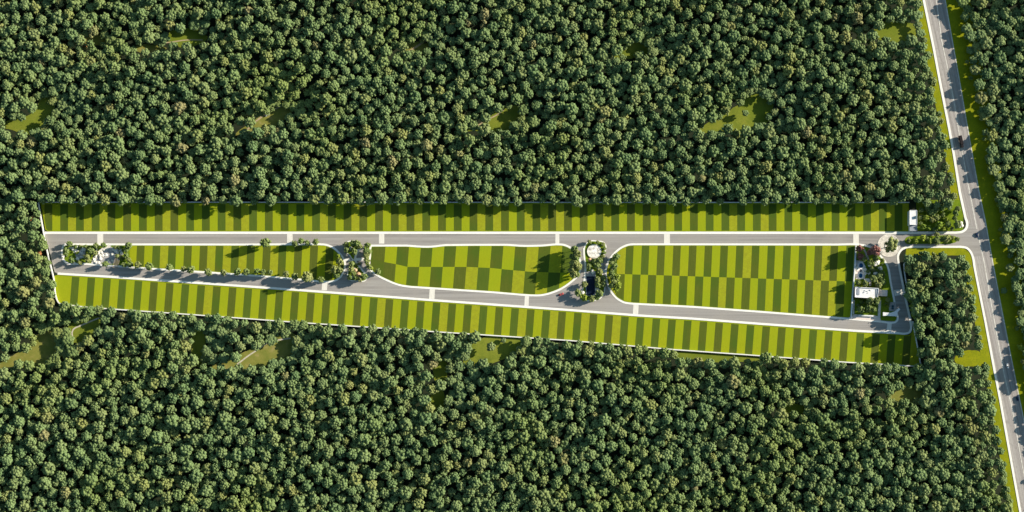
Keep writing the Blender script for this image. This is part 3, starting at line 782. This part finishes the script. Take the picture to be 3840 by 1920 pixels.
grove([(3472, 816, 13, 'b'), (3495, 797, 15), (3495, 822, 12), (3462, 850, 12, 'b'), (3483, 854, 11, 'b'), (3520, 844, 16, 'b'), (3535, 807, 9), (3555, 840, 12), (3583, 798, 12), (3590, 841, 15), (3455, 788, 10), (3513, 815, 12), (3532, 778, 14), (3560, 776, 12), (3480, 780, 13), (3507, 785, 14), (3580, 818, 10), (3545, 822, 10, 'b'), (3452, 815, 9), (3453, 838, 8), (3538, 858, 9, 'b'), (3570, 858, 8), (3505, 860, 9), (3592, 783, 11)],
      'on the grass corner north of the entrance road', 'trees on the entrance corner', 1.05)
grove([(3460, 892, 13, 'b'), (3433, 903, 11, 'b'), (3489, 904, 12, 'b'), (3514, 901, 15), (3548, 896, 16), (3514, 880, 10), (3408, 902, 8), (3590, 897, 9), (3573, 890, 7), (3475, 895, 9), (3530, 896, 10)], 'in the entrance road median', 'trees in the median', .85)
grove([(3640, 292, 9), (3662, 338, 9, 'b'), (3628, 232, 8), (3672, 420, 9, 'b'), (3690, 520, 8), (3700, 590, 9), (3745, 770, 9, 'b'), (3752, 860, 8), (3828, 1302, 13, 'b'), (3836, 1356, 10), (3815, 1230, 9)],
      'on the grass right of the public road', 'young trees on the right verge', .8)
grove([(3418, 1122, 15, 'b'), (3426, 1150, 16, 'b'), (3430, 1182, 14, 'b'), (3412, 1098, 13)], 'beside the east wall near the clubhouse road', 'bright trees by the east wall', 1.1)

rs = random.Random(9)
def hedge(lst, where, group):
    for i, t in enumerate(sorted(lst)):
        shrub(t[0], t[1], t[2], 'small rounded shrub %s, %s from the west' % (where, ordn(i + 1)), 'b' if i % 3 == 0 else 'g', group)
hedge([(300 + rs.uniform(-58, 8), 950 + rs.uniform(-28, 34), rs.uniform(3.5, 5.5)) for _ in range(26)] + [(330 + rs.uniform(-10, 40), 935 + rs.uniform(-12, 30), rs.uniform(3.5, 5)) for _ in range(18)] + [(455 + rs.uniform(-12, 25), 955 + rs.uniform(-25, 25), rs.uniform(3.5, 5)) for _ in range(10)], 'in the west tip garden', 'shrubs of the west tip garden')
hedge([(1325 + rs.uniform(-16, 24), 1022 + rs.uniform(-34, 26), rs.uniform(3, 6)) for _ in range(22)], 'in the lower triangular garden', 'shrubs of the triangular garden')
hedge([(2247 + rs.uniform(-14, 18), 1030 + rs.uniform(-60, 70), rs.uniform(3, 5)) for _ in range(14)], 'between the checkered and right islands', 'shrubs of the pool garden')
hedge([(3265 + rs.uniform(-8, 50), 1010 + rs.uniform(-40, 55), rs.uniform(4, 7)) for _ in range(34)] + [(3250 + rs.uniform(-34, 40), 1150 + rs.uniform(-22, 20), rs.uniform(4, 7)) for _ in range(26)] + [(3325 + rs.uniform(-10, 12), 1128 + rs.uniform(-12, 34), rs.uniform(3, 6)) for _ in range(8)] + [(3216 + rs.uniform(-5, 12), 960 + rs.uniform(-10, 14), rs.uniform(3, 5)) for _ in range(6)], 'in the clubhouse garden', 'shrubs of the clubhouse garden')
hedge([(1382 + rs.uniform(-12, 10), 965 + rs.uniform(-40, 40), rs.uniform(3, 4.5)) for _ in range(10)], 'at the west corner of the checkered island', 'shrubs at the checkered island')
hedge([(2298 + rs.uniform(-10, 16), 1020 + rs.uniform(-50, 55), rs.uniform(3, 5)) for _ in range(10)], 'at the west end of the right island', 'shrubs on the right island')

# ------------------------------------------------------------------ gardens: ground pieces
prism('garden_path', [(298, 916), (309, 916), (311, 942), (298, 942)], 0.1, 0.27, m_plaza, label='short stone path entering the west tip garden from the north', cat='path', kind='structure')
prism('plaza', smooth([(284, 940), (300, 936), (318, 940), (318, 960), (306, 970), (286, 966)], True), 0.1, 0.25, m_plaza2, label='small grey stone plaza inside the west tip garden', cat='plaza', kind='structure')
prism('plaza', smooth([(346, 985), (352, 970), (368, 945), (395, 928), (418, 926), (432, 940), (436, 962), (430, 985), (390, 990)], True), 0.1, 0.29, m_plaza2, label='quarter round grey plaza east of the west tip garden centre', cat='plaza', kind='structure')
ribbon('garden_path', smooth([(412, 919), (404, 929), (380, 938), (363, 953), (353, 972), (348, 988)]), 3.0, 0.1, 0.33, m_plaza, label='pale curved path sweeping round the quarter round plaza', cat='path', kind='structure')
ribbon('garden_path', smooth([(256, 932), (266, 930), (280, 934), (290, 938)]), 1.8, 0.1, 0.30, m_plaza, label='little pale path in the west of the tip garden', cat='path', kind='structure')
# teardrop islands between left and checkered islands
T1 = smooth([(1309, 905), (1332, 904), (1348, 912), (1352, 930), (1343, 945), (1336, 958), (1332, 972), (1322, 972), (1312, 958), (1298, 945), (1294, 925), (1298, 911)], True)
T2 = smooth([(1318, 977), (1331, 977), (1345, 998), (1358, 1015), (1371, 1029), (1376, 1042), (1366, 1054), (1340, 1053), (1312, 1050), (1304, 1036), (1306, 1010), (1312, 992)], True)
for t, l in ((T1, 'upper teardrop garden'), (T2, 'lower triangular garden')):
    prism('garden_bed', t, 0.05, 0.22, m_lot, label='planted ground of the %s beside the left island' % l, cat='garden', kind='structure')
    ribbon('kerb', t, 0.9, 0.05, 0.28, m_pave, closed=True, label='pale kerb of the %s beside the left island' % l, cat='kerb', kind='structure')
ribbon('garden_path', smooth([(1343, 934), (1336, 953), (1331, 972), (1340, 990), (1356, 1010), (1370, 1027)]), 1.6, 0.05, 0.30, m_pave, label='white curved path along the teardrop gardens', cat='path', kind='structure')
ribbon('garden_path', [(1332, 973), (1366, 972)], 2.4, 0.05, 0.25, m_pave, label='white crosswalk east of the teardrop gardens', cat='path', kind='structure')
ribbon('garden_path', [(1289, 974), (1314, 974)], 2.2, 0.05, 0.25, m_pave, label='white crosswalk west of the teardrop gardens', cat='path', kind='structure')
prism('garden_bed', smooth([(1372, 912), (1388, 914), (1390, 940), (1392, 985), (1392, 1010), (1378, 1000), (1366, 975), (1364, 945)], True), 0.05, 0.2, m_lot, label='planted strip outside the west corner of the checkered island', cat='garden', kind='structure')
# pool garden
T3 = smooth([(2214, 904), (2240, 904), (2262, 908), (2272, 922), (2268, 945), (2258, 975), (2256, 1010), (2262, 1040), (2268, 1070), (2262, 1105), (2245, 1122), (2215, 1128), (2185, 1122), (2176, 1105), (2185, 1085), (2194, 1050), (2197, 1000), (2192, 960), (2193, 925), (2202, 910)], True)
prism('garden_bed', T3, 0.05, 0.22, m_lot, label='planted ground of the long pool garden', cat='garden', kind='structure')
ribbon('kerb', T3, 1.0, 0.05, 0.28, m_pave, closed=True, label='pale kerb around the long pool garden', cat='kerb', kind='structure')
prism('plaza', circle(2228, 943, 25), 0.1, 0.9, m_mosaic, label='round white patterned plaza at the top of the pool garden', cat='plaza', kind='structure')
ribbon('plaza_border', circle(2228, 943, 25.5), 0.6, 0.05, 1.0, m_plaza, closed=True, label='stone ring edging the round white plaza', cat='pavement', kind='structure')
ribbon('garden_path', [(2254, 1014), (2275, 1019)], 2.4, 0.05, 0.3, m_pave, label='white link path from the pool garden to the right island', cat='path', kind='structure')
prism('plaza', [(2196, 1018), (2234, 1018), (2234, 1034), (2196, 1034)], 0.1, 0.30, m_plaza2, label='dark stone terrace at the head of the dark pool', cat='plaza', kind='structure')
prism('pool_water', [(2199, 1036), (2231, 1036), (2231, 1108), (2199, 1108)], 0.1, 0.31, m_dpool, label='long dark navy rectangular pool', cat='pool', kind='structure')
ribbon('pool_edge', [(2198, 1035), (2232, 1035), (2232, 1109), (2198, 1109)], 0.6, 0.1, 0.36, m_greyroof, closed=True, label='grey coping around the long dark pool', cat='pool edge', kind='structure')
ribbon('garden_path', smooth([(2189, 930), (2190, 960), (2194, 1000), (2192, 1040), (2188, 1060)]), 1.2, 0.05, 0.3, m_pave, label='narrow pale path on the shaded side of the pool garden', cat='path', kind='structure')
# clubhouse garden
prism('plaza', [(3208, 1046), (3206, 975), (3236, 980), (3246, 1000), (3243, 1046)], 0.1, 0.26, m_pink, label='pinkish stone deck around the small blue pools', cat='plaza', kind='structure')
for (cx, cy, rx, ry, l) in ((3229, 996, 7.5, 9, 'upper'), (3227, 1034, 7, 8.5, 'lower')):
    prism('pool_water', [(cx + rx * math.cos(t), cy + ry * math.sin(t)) for t in [2*PI*i/24 for i in range(24)]], 0.2, 0.32, m_pool, label='%s small round blue swimming pool' % l, cat='pool', kind='structure')
    ribbon('pool_edge', [(cx + (rx + 2.6) * math.cos(t), cy + (ry + 2.6) * math.sin(t)) for t in [2*PI*i/24 for i in range(24)]], 1.2, 0.1, 0.42, m_white, closed=True, label='white coping of the %s blue pool' % l, cat='pool edge', kind='structure')
prism('pool_water', [(3225, 1003), (3231, 1003), (3230, 1027), (3226, 1027)], 0.2, 0.30, m_dpool, label='dark channel joining the two blue pools', cat='pool', kind='structure')
ribbon('garden_path', smooth([(3240, 936), (3248, 952), (3257, 975)]), 1.8, 0.1, 0.28, m_plaza2, label='grey diagonal path under the red trees', cat='path', kind='structure')
ribbon('garden_path', [(3202, 1125), (3200, 1180)], 1.4, 0.1, 0.30, m_plaza, label='narrow stone path beside the dividing wall', cat='path', kind='structure')
ribbon('garden_path', [(3299, 1124), (3296, 1190)], 2.4, 0.1, 0.30, m_plaza, label='pale path running south from the clubhouse terrace', cat='path', kind='structure')
ribbon('garden_path', smooth([(3245, 1048), (3262, 1050), (3262, 1072)]), 2.0, 0.1, 0.31, m_plaza, label='pale path joining the pools and the clubhouse', cat='path', kind='structure')
prism('forecourt', [(3178, 1193), (3205, 1179), (3274, 1183), (3300, 1186), (3303, 1204), (3240, 1200)], 0.1, 0.29, m_pink, label='pinkish paved forecourt south of the clubhouse', cat='forecourt', kind='structure')
prism('parking_pad', [(3332, 1134), (3357, 1133), (3360, 1166), (3334, 1167)], 0.1, 0.31, m_plaza2, label='shaded grey paved pad beside the gate canopy', cat='parking pad', kind='structure')

# ------------------------------------------------------------------ small builders
def boxbm(bm, x0, x1, y0, y1, z0, z1, bev=0):
    g = bmesh.ops.create_cube(bm, size=1)
    vs = g['verts']
    bmesh.ops.scale(bm, vec=(x1 - x0, y1 - y0, z1 - z0), verts=vs)
    bmesh.ops.translate(bm, vec=((x0 + x1) / 2, (y0 + y1) / 2, (z0 + z1) / 2), verts=vs)
    if bev:
        es = list({e for v in vs for e in v.link_edges})
        bmesh.ops.bevel(bm, geom=es, offset=bev, segments=2, affect='EDGES')
def bx(name, dims, mat, parent, bev=0):
    bm = bmesh.new(); boxbm(bm, *dims, bev=bev); return build(name, bm, mat, parent)
def cyl(bm, c, r, h, axis='Z', n=16, r2=None):
    g = bmesh.ops.create_cone(bm, segments=n, radius1=r, radius2=r if r2 is None else r2, depth=h, cap_ends=True)
    if axis == 'Y': bmesh.ops.rotate(bm, matrix=Matrix.Rotation(PI/2, 3, 'X'), verts=g['verts'])
    bmesh.ops.translate(bm, vec=c, verts=g['verts'])

def car(px, py, ang, paint, label, L=4.6, W=1.9, name='car'):
    p = P(px, py)
    o = thing(name, (p.x, p.y, 0.10), label, 'car', None, ang)
    bm = bmesh.new()
    prof = [(-L/2, .35), (-L/2, .85), (-L/2 + .3, .98), (-L*.30, 1.0), (L*.22, .98), (L/2 - .2, .80), (L/2, .62), (L/2, .35)]
    a = [bm.verts.new((x, -W/2, z)) for x, z in prof]; b = [bm.verts.new((x, W/2, z)) for x, z in prof]
    bm.faces.new(a); bm.faces.new(b)
    for i in range(len(prof)): bm.faces.new((a[i], a[(i+1) % 8], b[(i+1) % 8], b[i]))
    bmesh.ops.bevel(bm, geom=bm.edges[:], offset=.07, segments=2, affect='EDGES')
    build('body', bm, paint, o)
    bm = bmesh.new()
    prof = [(-L*.33, .97), (-L*.26, 1.40), (L*.06, 1.42), (L*.22, .97)]
    a = [bm.verts.new((x, -W/2 + .12, z)) for x, z in prof]; b = [bm.verts.new((x, W/2 - .12, z)) for x, z in prof]
    bm.faces.new(a); bm.faces.new(b)
    for i in range(4): bm.faces.new((a[i], a[(i+1) % 4], b[(i+1) % 4], b[i]))
    build('window', bm, m_glass, o)
    bx('roof', (-L*.25, L*.05, -W/2 + .18, W/2 - .18, 1.41, 1.48), paint, o, .02)
    for x in (-L*.32, L*.32):
        for s in (-1, 1):
            bm = bmesh.new(); cyl(bm, (x, s * (W/2 - .08), .33), .33, .22, 'Y'); w = build('wheel', bm, m_tyre, o)
            bm = bmesh.new(); cyl(bm, (x, s * (W/2 + .035), .33), .19, .03, 'Y'); build('rim', bm, m_rim, w)
    for s in (-1, 1): bx('headlight', (L/2 - .10, L/2 + .02, s*(W/2 - .35) - .18, s*(W/2 - .35) + .18, .62, .74), m_lamp, o)
    return o
def truck(px, py, ang, label):
    p = P(px, py)
    o = thing('lorry', (p.x, p.y, 0.10), label, 'lorry', None, ang)
    bx('cargo_box', (-6.2, 2.6, -1.3, 1.3, 1.1, 4.3), m_dred, o, .06)
    bx('chassis', (-5.5, 5.0, -.5, .5, .65, 1.09), m_tyre, o)
    bx('cab', (3.0, 5.2, -1.2, 1.2, .7, 3.1), m_dred, o, .15)
    bx('windscreen', (5.12, 5.23, -1.0, 1.0, 1.8, 2.7), m_glass, o)
    for x in (-4.4, -3.2, 4.0):
        for s in (-1, 1):
            bm = bmesh.new(); cyl(bm, (x, s * 1.05, .5), .5, .32, 'Y'); w = build('wheel', bm, m_tyre, o)
            bm = bmesh.new(); cyl(bm, (x, s * 1.22, .5), .27, .03, 'Y'); build('rim', bm, m_rim, w)
    for s in (-1, 1): bx('headlight', (5.15, 5.24, s*.9 - .15, s*.9 + .15, .95, 1.15), m_lamp, o)
HA = math.atan2(-1, .19)
truck(3602, 535, HA, 'near black maroon box lorry driving down the public road')
car(3777, 1372, HA, m_wcar, 'white car on the right lane of the lower public road')
car(3814, 1494, HA, m_navy, 'dark blue car near the right kerb of the lower public road')
car(3663, 882, HA, m_navy, 'dark blue car on the public road beside the entrance junction')
car(2104, 1104, 0.35, m_red, 'red car on the shaded south road below the checkered island', L=5.0)
car(1002, 431, 0.5, m_wcar, 'white car parked on the dirt track in the forest clearing', L=4.4)
car(3347, 1152, 1.5, m_teal, 'dark car on the shaded pad beside the gate canopy', L=4.2)

def boulder(px, py, r, label, mat=None, group='pale boulders in the gardens'):
    p = P(px, py); bm = bmesh.new()
    lobe(bm, Vector((0, 0, r * .3)), r, .6, px * .37 + py, sub=3)
    o = build('boulder', bm, mat or m_rock, loc=(p.x, p.y, .2)); tag(o, label, 'boulder', group)
def rocks(lst, where, group):
    lst = [(x, y, r * (1.3 if r > .85 else 1.1)) for x, y, r in lst]
    for i, (x, y, r) in enumerate(sorted(lst)): boulder(x, y, r, 'pale rounded boulder %s, %s from the west' % (where, ordn(i + 1)), group=group)
rocks([(291, 943, 1.1), (274, 933, 1.2), (281, 936, 1.0), (313, 935, 1.3), (319, 937, 1.0), (290, 970, 1.0), (279, 988, 1.1), (438, 941, 1.5), (427, 935, 1.2), (457, 950, 1.3), (451, 938, 1.1), (427, 956, 1.0), (237, 962, 1.2), (290, 926, .8)], 'in the west tip garden', 'boulders of the west tip garden')
rocks([(3287, 986, 1.8), (3281, 991, 1.4), (3292, 981, 1.3), (3300, 1007, 1.6), (3296, 1014, 1.2), (3283, 1030, 2.0), (3290, 1022, 1.3), (3259, 988, 1.2), (3261, 995, 1.1), (3251, 1020, 1.2), (3258, 1024, 1.1), (3245, 1012, 1.1), (3238, 1014, 1.0), (3264, 1010, .9), (3212, 1004, 1.3), (3214, 1011, 1.2), (3243, 1026, 1.1)], 'around the clubhouse pools', 'boulders around the pools')
rocks([(355 + rs.uniform(-10, 90), 958 + rs.uniform(-22, 28), rs.uniform(.6, 1.1)) for _ in range(22)] + [(295 + rs.uniform(-22, 22), 950 + rs.uniform(-14, 26), rs.uniform(.6, 1.0)) for _ in range(14)], 'scattered on the west tip garden paving', 'loose boulders of the west tip garden')
rocks([(1316, 930, 1.0), (1318, 936, .9), (1331, 1010, 1.0), (1322, 1040, 1.0)], 'in the teardrop gardens', 'boulders of the teardrop gardens')
rocks([(2224, 1021, 1.3), (2220, 1014, .9), (2185, 1098, 1.2), (2239, 1087, 1.4), (2229, 1110, 1.1), (2244, 1004, 1.1), (2300, 1006, 1.3)], 'in the pool garden', 'boulders of the pool garden')
rocks([(3604, 836, 1.0), (3607, 846, 1.1), (3598, 850, .9)], 'on the entrance corner', 'boulders on the entrance corner')

def pergola(px, py, L, W, ang, mat, label, h=2.8, n=9):
    p = P(px, py, h)
    o = thing('pergola', (p.x, p.y, .25), label, 'pergola', None, ang)
    for sx in (-1, 1):
        for sy in (-1, 1):
            bm = bmesh.new(); boxbm(bm, sx*(L/2-.3)-.12, sx*(L/2-.3)+.12, sy*(W/2-.3)-.12, sy*(W/2-.3)+.12, 0, h - .2); build('post', bm, mat, o)
    for sy in (-1, 1): bx('beam', (-L/2, L/2, sy*(W/2-.3)-.1, sy*(W/2-.3)+.1, h - .197, h), mat, o)
    bm = bmesh.new()
    for i in range(n):
        x = -L/2 + L * (i + .5) / n
        boxbm(bm, x - .17, x + .17, -W/2, W/2, h + .003, h + .15)
    build('slats', bm, mat, o)
pergola(438, 980, 13.5, 5.0, 1.35, m_wood, 'large slatted timber pergola in the west tip garden', n=13)
pergola(3251, 1052, 5, 3, .1, m_white, 'small white pergola between the pools and the clubhouse')
def gazebo(px, py, r, label, h=2.6):
    p = P(px, py, h)
    o = thing('gazebo', (p.x, p.y, .22), label, 'gazebo')
    for i in range(6):
        a = i * PI / 3
        bm = bmesh.new(); cyl(bm, (math.cos(a) * r * .8, math.sin(a) * r * .8, h / 2), .12, h, n=8); build('post', bm, m_white, o)
    bm = bmesh.new(); cyl(bm, (0, 0, h + .55), r, 1.1, n=6, r2=.25); build('roof', bm, m_peach, o)
    bm = bmesh.new(); cyl(bm, (0, 0, h + 1.25), .16, .3, n=8); build('finial', bm, m_white, o)
gazebo(1345, 1030, 2.6, 'hexagonal gazebo with a peach roof in the lower triangular garden')
gazebo(1334, 1013, 1.7, 'smaller peach roofed gazebo north of the larger hexagonal one')
gazebo(2212, 974, 1.9, 'small peach roofed gazebo below the round white plaza')

# ------------------------------------------------------------------ buildings
def quadbox(name, q, z0, z1, mat, parent, base):
    bm = bmesh.new()
    lo = [bm.verts.new((v.x - base.x, v.y - base.y, z0)) for v in q]; hi = [bm.verts.new((v.x - base.x, v.y - base.y, z1)) for v in q]
    bm.faces.new(lo); bm.faces.new(hi)
    for i in range(len(q)): bm.faces.new((lo[i], lo[(i+1) % len(q)], hi[(i+1) % len(q)], hi[i]))
    return build(name, bm, mat, parent)
# clubhouse
H1 = 6.5
q = [P(3206, 1076, H1), P(3296, 1081, H1), P(3291, 1120, H1), P(3205, 1115, H1)]
c = (q[0] + q[2]) / 2; base = Vector((c.x, c.y, 0.2))
club = thing('clubhouse', base, 'white flat roofed clubhouse with a parapet in the east garden', 'building')
def sc(qq, k): return [c + (v - c) * k for v in qq]
quadbox('wall', sc(q, .965), 0, H1 - .5, m_brick, club, base)
rf = quadbox('roof', q, H1 - .497, H1 - .2, m_roof, club, base)
bm = bmesh.new()
for a, b in zip(q, q[1:] + q[:1]):
    d = (b - a).normalized(); n = Vector((-d.y, d.x, 0)) * -.45
    if (a + n - c).length > (a - c).length: n = -n
    vs = [a, b, b + n, a + n]
    lo = [bm.verts.new((v.x - base.x, v.y - base.y, H1 - .197)) for v in vs]; hi = [bm.verts.new((v.x - base.x, v.y - base.y, H1 + .6)) for v in vs]
    bm.faces.new(hi)
    for i in range(4): bm.faces.new((lo[i], lo[(i+1) % 4], hi[(i+1) % 4], hi[i]))
build('parapet', bm, m_white, rf)
def roofbox(name, x0, x1, y0, y1, z0, z1, mat, parent, H=H1):
    qq = [P(x0, y0, H), P(x1, y0, H), P(x1, y1, H), P(x0, y1, H)]
    return quadbox(name, qq, z0, z1, mat, parent, base)
roofbox('skylight', 3214, 3223, 1082, 1106, H1 - .197, H1 + .25, m_greyroof, rf)
roofbox('roof_panel', 3284, 3289, 1085, 1114, H1 - .197, H1 + .1, m_greyroof, rf)
for x, y, w in ((3243, 1088, 5), (3252, 1090, 4), (3262, 1086, 6), (3240, 1095, 4), (3255, 1097, 3)):
    roofbox('vent_unit', x, x + w, y, y + w * .6, H1 - .197, H1 + .45, m_white, rf)
s_dir = (q[2] - q[3]).normalized()
for i in range(6):
    a = q[3] * .965 + c * .035 + s_dir * (1.8 + i * 3.3) + Vector((0, -.06, 0))
    bm = bmesh.new()
    vs = [a, a + s_dir * 1.8]
    n = Vector((-s_dir.y, s_dir.x, 0)) * .1
    l = [bm.verts.new((v.x - base.x, v.y - base.y, zz)) for zz in (1.0, 3.6) for v in (vs[0] - n, vs[1] - n, vs[1] + n, vs[0] + n)]
    for f in ((0, 1, 2, 3), (4, 5, 6, 7), (0, 1, 5, 4), (1, 2, 6, 5), (2, 3, 7, 6), (3, 0, 4, 7)): bm.faces.new([l[k] for k in f])
    build('window', bm, m_glass, club)
cq = [P(3297, 1086, 3.2), P(3328, 1088, 3.2), P(3327, 1111, 3.2), P(3295, 1110, 3.2)]
cc = (cq[0] + cq[2]) / 2
tc_ = thing('terrace_canopy', (cc.x, cc.y, .2), 'flat pinkish canopy roof joined to the east side of the clubhouse', 'canopy')
quadbox('canopy_roof', cq, 3.0, 3.3, m_pink, tc_, Vector((cc.x, cc.y, 0)))
for v in cq:
    pz = v + (cc - v) * .12
    bm = bmesh.new(); cyl(bm, (pz.x - cc.x, pz.y - cc.y, 1.5), .15, 2.99, n=10); build('post', bm, m_white, tc_)
# forecourt wall
for (a, b, l) in (((3218, 1183), (3274, 1185.5), 'low white wall with bright top north of the pink forecourt'),):
    p0 = P(*a); o = thing('garden_wall', (p0.x, p0.y, 0.2), l, 'wall')
    bm = bmesh.new(); ribbon_bm(bm, [a, b], .9, 0, 1.4); bmesh.ops.translate(bm, vec=(-p0.x, -p0.y, 0), verts=bm.verts); build('wall_body', bm, m_wall, o)
    bm = bmesh.new(); ribbon_bm(bm, [a, b], 1.3, 1.4, 1.55); bmesh.ops.translate(bm, vec=(-p0.x, -p0.y, 0), verts=bm.verts); build('coping', bm, m_white, o)
# gate canopy over the east road corner
gq = [P(3311, 1171, 4.2), P(3340, 1173, 4.2), P(3356, 1167, 4.2), P(3370, 1155, 4.2), P(3376, 1160, 4.2), P(3366, 1171, 4.2), P(3365, 1186, 4.2), P(3311, 1184, 4.2)]
gc = P(3340, 1178, 4.2)
go_ = thing('gate_canopy', (gc.x, gc.y, .2), 'white angled gate canopy with a slanting arm reaching the east road', 'canopy')
quadbox('canopy_roof', gq, 3.9, 4.3, m_white, go_, Vector((gc.x, gc.y, 0)))
for v in (gq[0], gq[4], gq[6], gq[7]):
    pz = v + (gc - v) * .1
    bm = bmesh.new(); cyl(bm, (pz.x - gc.x, pz.y - gc.y, 1.95), .25, 3.89, n=10); build('post', bm, m_wall, go_)
bm = bmesh.new()
b0 = P(3318, 1178, 0) - gc
boxbm(bm, b0.x - 1, b0.x + 3, b0.y - 1, b0.y + 1.2, 0, 3.2)
build('guard_booth', bm, m_wall, go_)
# service building at the north east corner of the lawn
def flat_building(x0, x1, y0, y1, H, label, mroof, name, unit=False):
    qq = [P(x0, y0, H), P(x1, y0, H), P(x1, y1, H), P(x0, y1, H)]
    cx = (qq[0] + qq[2]) / 2; bs = Vector((cx.x, cx.y, 0))
    o = thing(name, bs, label, 'building')
    ins = [cx + (v - cx) * .96 for v in qq]
    wl = quadbox('wall', ins, 0, H - .3, m_wall, o, bs)
    r = quadbox('roof', qq, H - .297, H, mroof, o, bs)
    bm = bmesh.new()
    for a, b in zip(qq, qq[1:] + qq[:1]):
        d = (b - a).normalized(); n = Vector((-d.y, d.x, 0)) * -.3
        if (a + n - cx).length > (a - cx).length: n = -n
        vs = [a, b, b + n, a + n]
        lo = [bm.verts.new((v.x - bs.x, v.y - bs.y, H + .003)) for v in vs]; hi = [bm.verts.new((v.x - bs.x, v.y - bs.y, H + .3)) for v in vs]
        bm.faces.new(hi)
        for i in range(4): bm.faces.new((lo[i], lo[(i+1) % 4], hi[(i+1) % 4], hi[i]))
    build('parapet', bm, mroof, r)
    a = ins[3]; w = (ins[2] - ins[3]).length
    bm = bmesh.new(); boxbm(bm, a.x - bs.x + w*.3, a.x - bs.x + w*.3 + 1.2, a.y - bs.y - .06, a.y - bs.y + .06, 0.02, 2.2); d = build('door', bm, m_teal, o)
    bm = bmesh.new(); boxbm(bm, a.x - bs.x + w*.3 + 1.0, a.x - bs.x + w*.3 + 1.1, a.y - bs.y - .14, a.y - bs.y - .06, 1.0, 1.15); build('handle', bm, m_rim, d)
    bm = bmesh.new(); boxbm(bm, a.x - bs.x + w*.62, a.x - bs.x + w*.85, a.y - bs.y - .06, a.y - bs.y + .06, 1.0, 2.2); build('window', bm, m_glass, o)
    if unit:
        u = P(3434, 815, H) - bs
        bm = bmesh.new(); boxbm(bm, u.x - .9, u.x + .9, u.y - 1.2, u.y + 1.2, H + .02, H + 1.2, .08); un = build('air_unit', bm, m_teal, r)
        bm = bmesh.new(); cyl(bm, (u.x, u.y, H + 1.23), .6, .06, n=16); build('fan_grille', bm, m_rim, un)
    return o
flat_building(3411, 3439, 788, 843, 8.5, 'long flat roofed cream service building at the east end of the north lawn', m_roof, 'service_building', True)
flat_building(3411, 3439, 844, 866, 4.5, 'lower annex, tree shade coloured into its roof, at the south end of the service building', m_greyroof, 'annex_building')  # grey roof colour stands in for the shade of the trees
# street lamps along the inner road
def lamp(px, py, ang, label):
    p = P(px, py)
    o = thing('street_lamp', (p.x, p.y, .2), label, 'street lamp', 'street lamps along the inner roads', ang)
    bm = bmesh.new(); cyl(bm, (0, 0, 3), .09, 6, n=8, r2=.05); build('pole', bm, m_rim, o)
    bx('arm', (0, 1.2, -.03, .03, 5.9, 5.98), m_rim, o)
    bx('lamp_head', (1.0, 1.6, -.12, .12, 5.82, 5.899), m_greyroof, o)
dup = [k for k, v in _labels.items() if v > 1]
print('duplicate labels:', dup[:5], len(dup), 'objects', len(scene.objects))
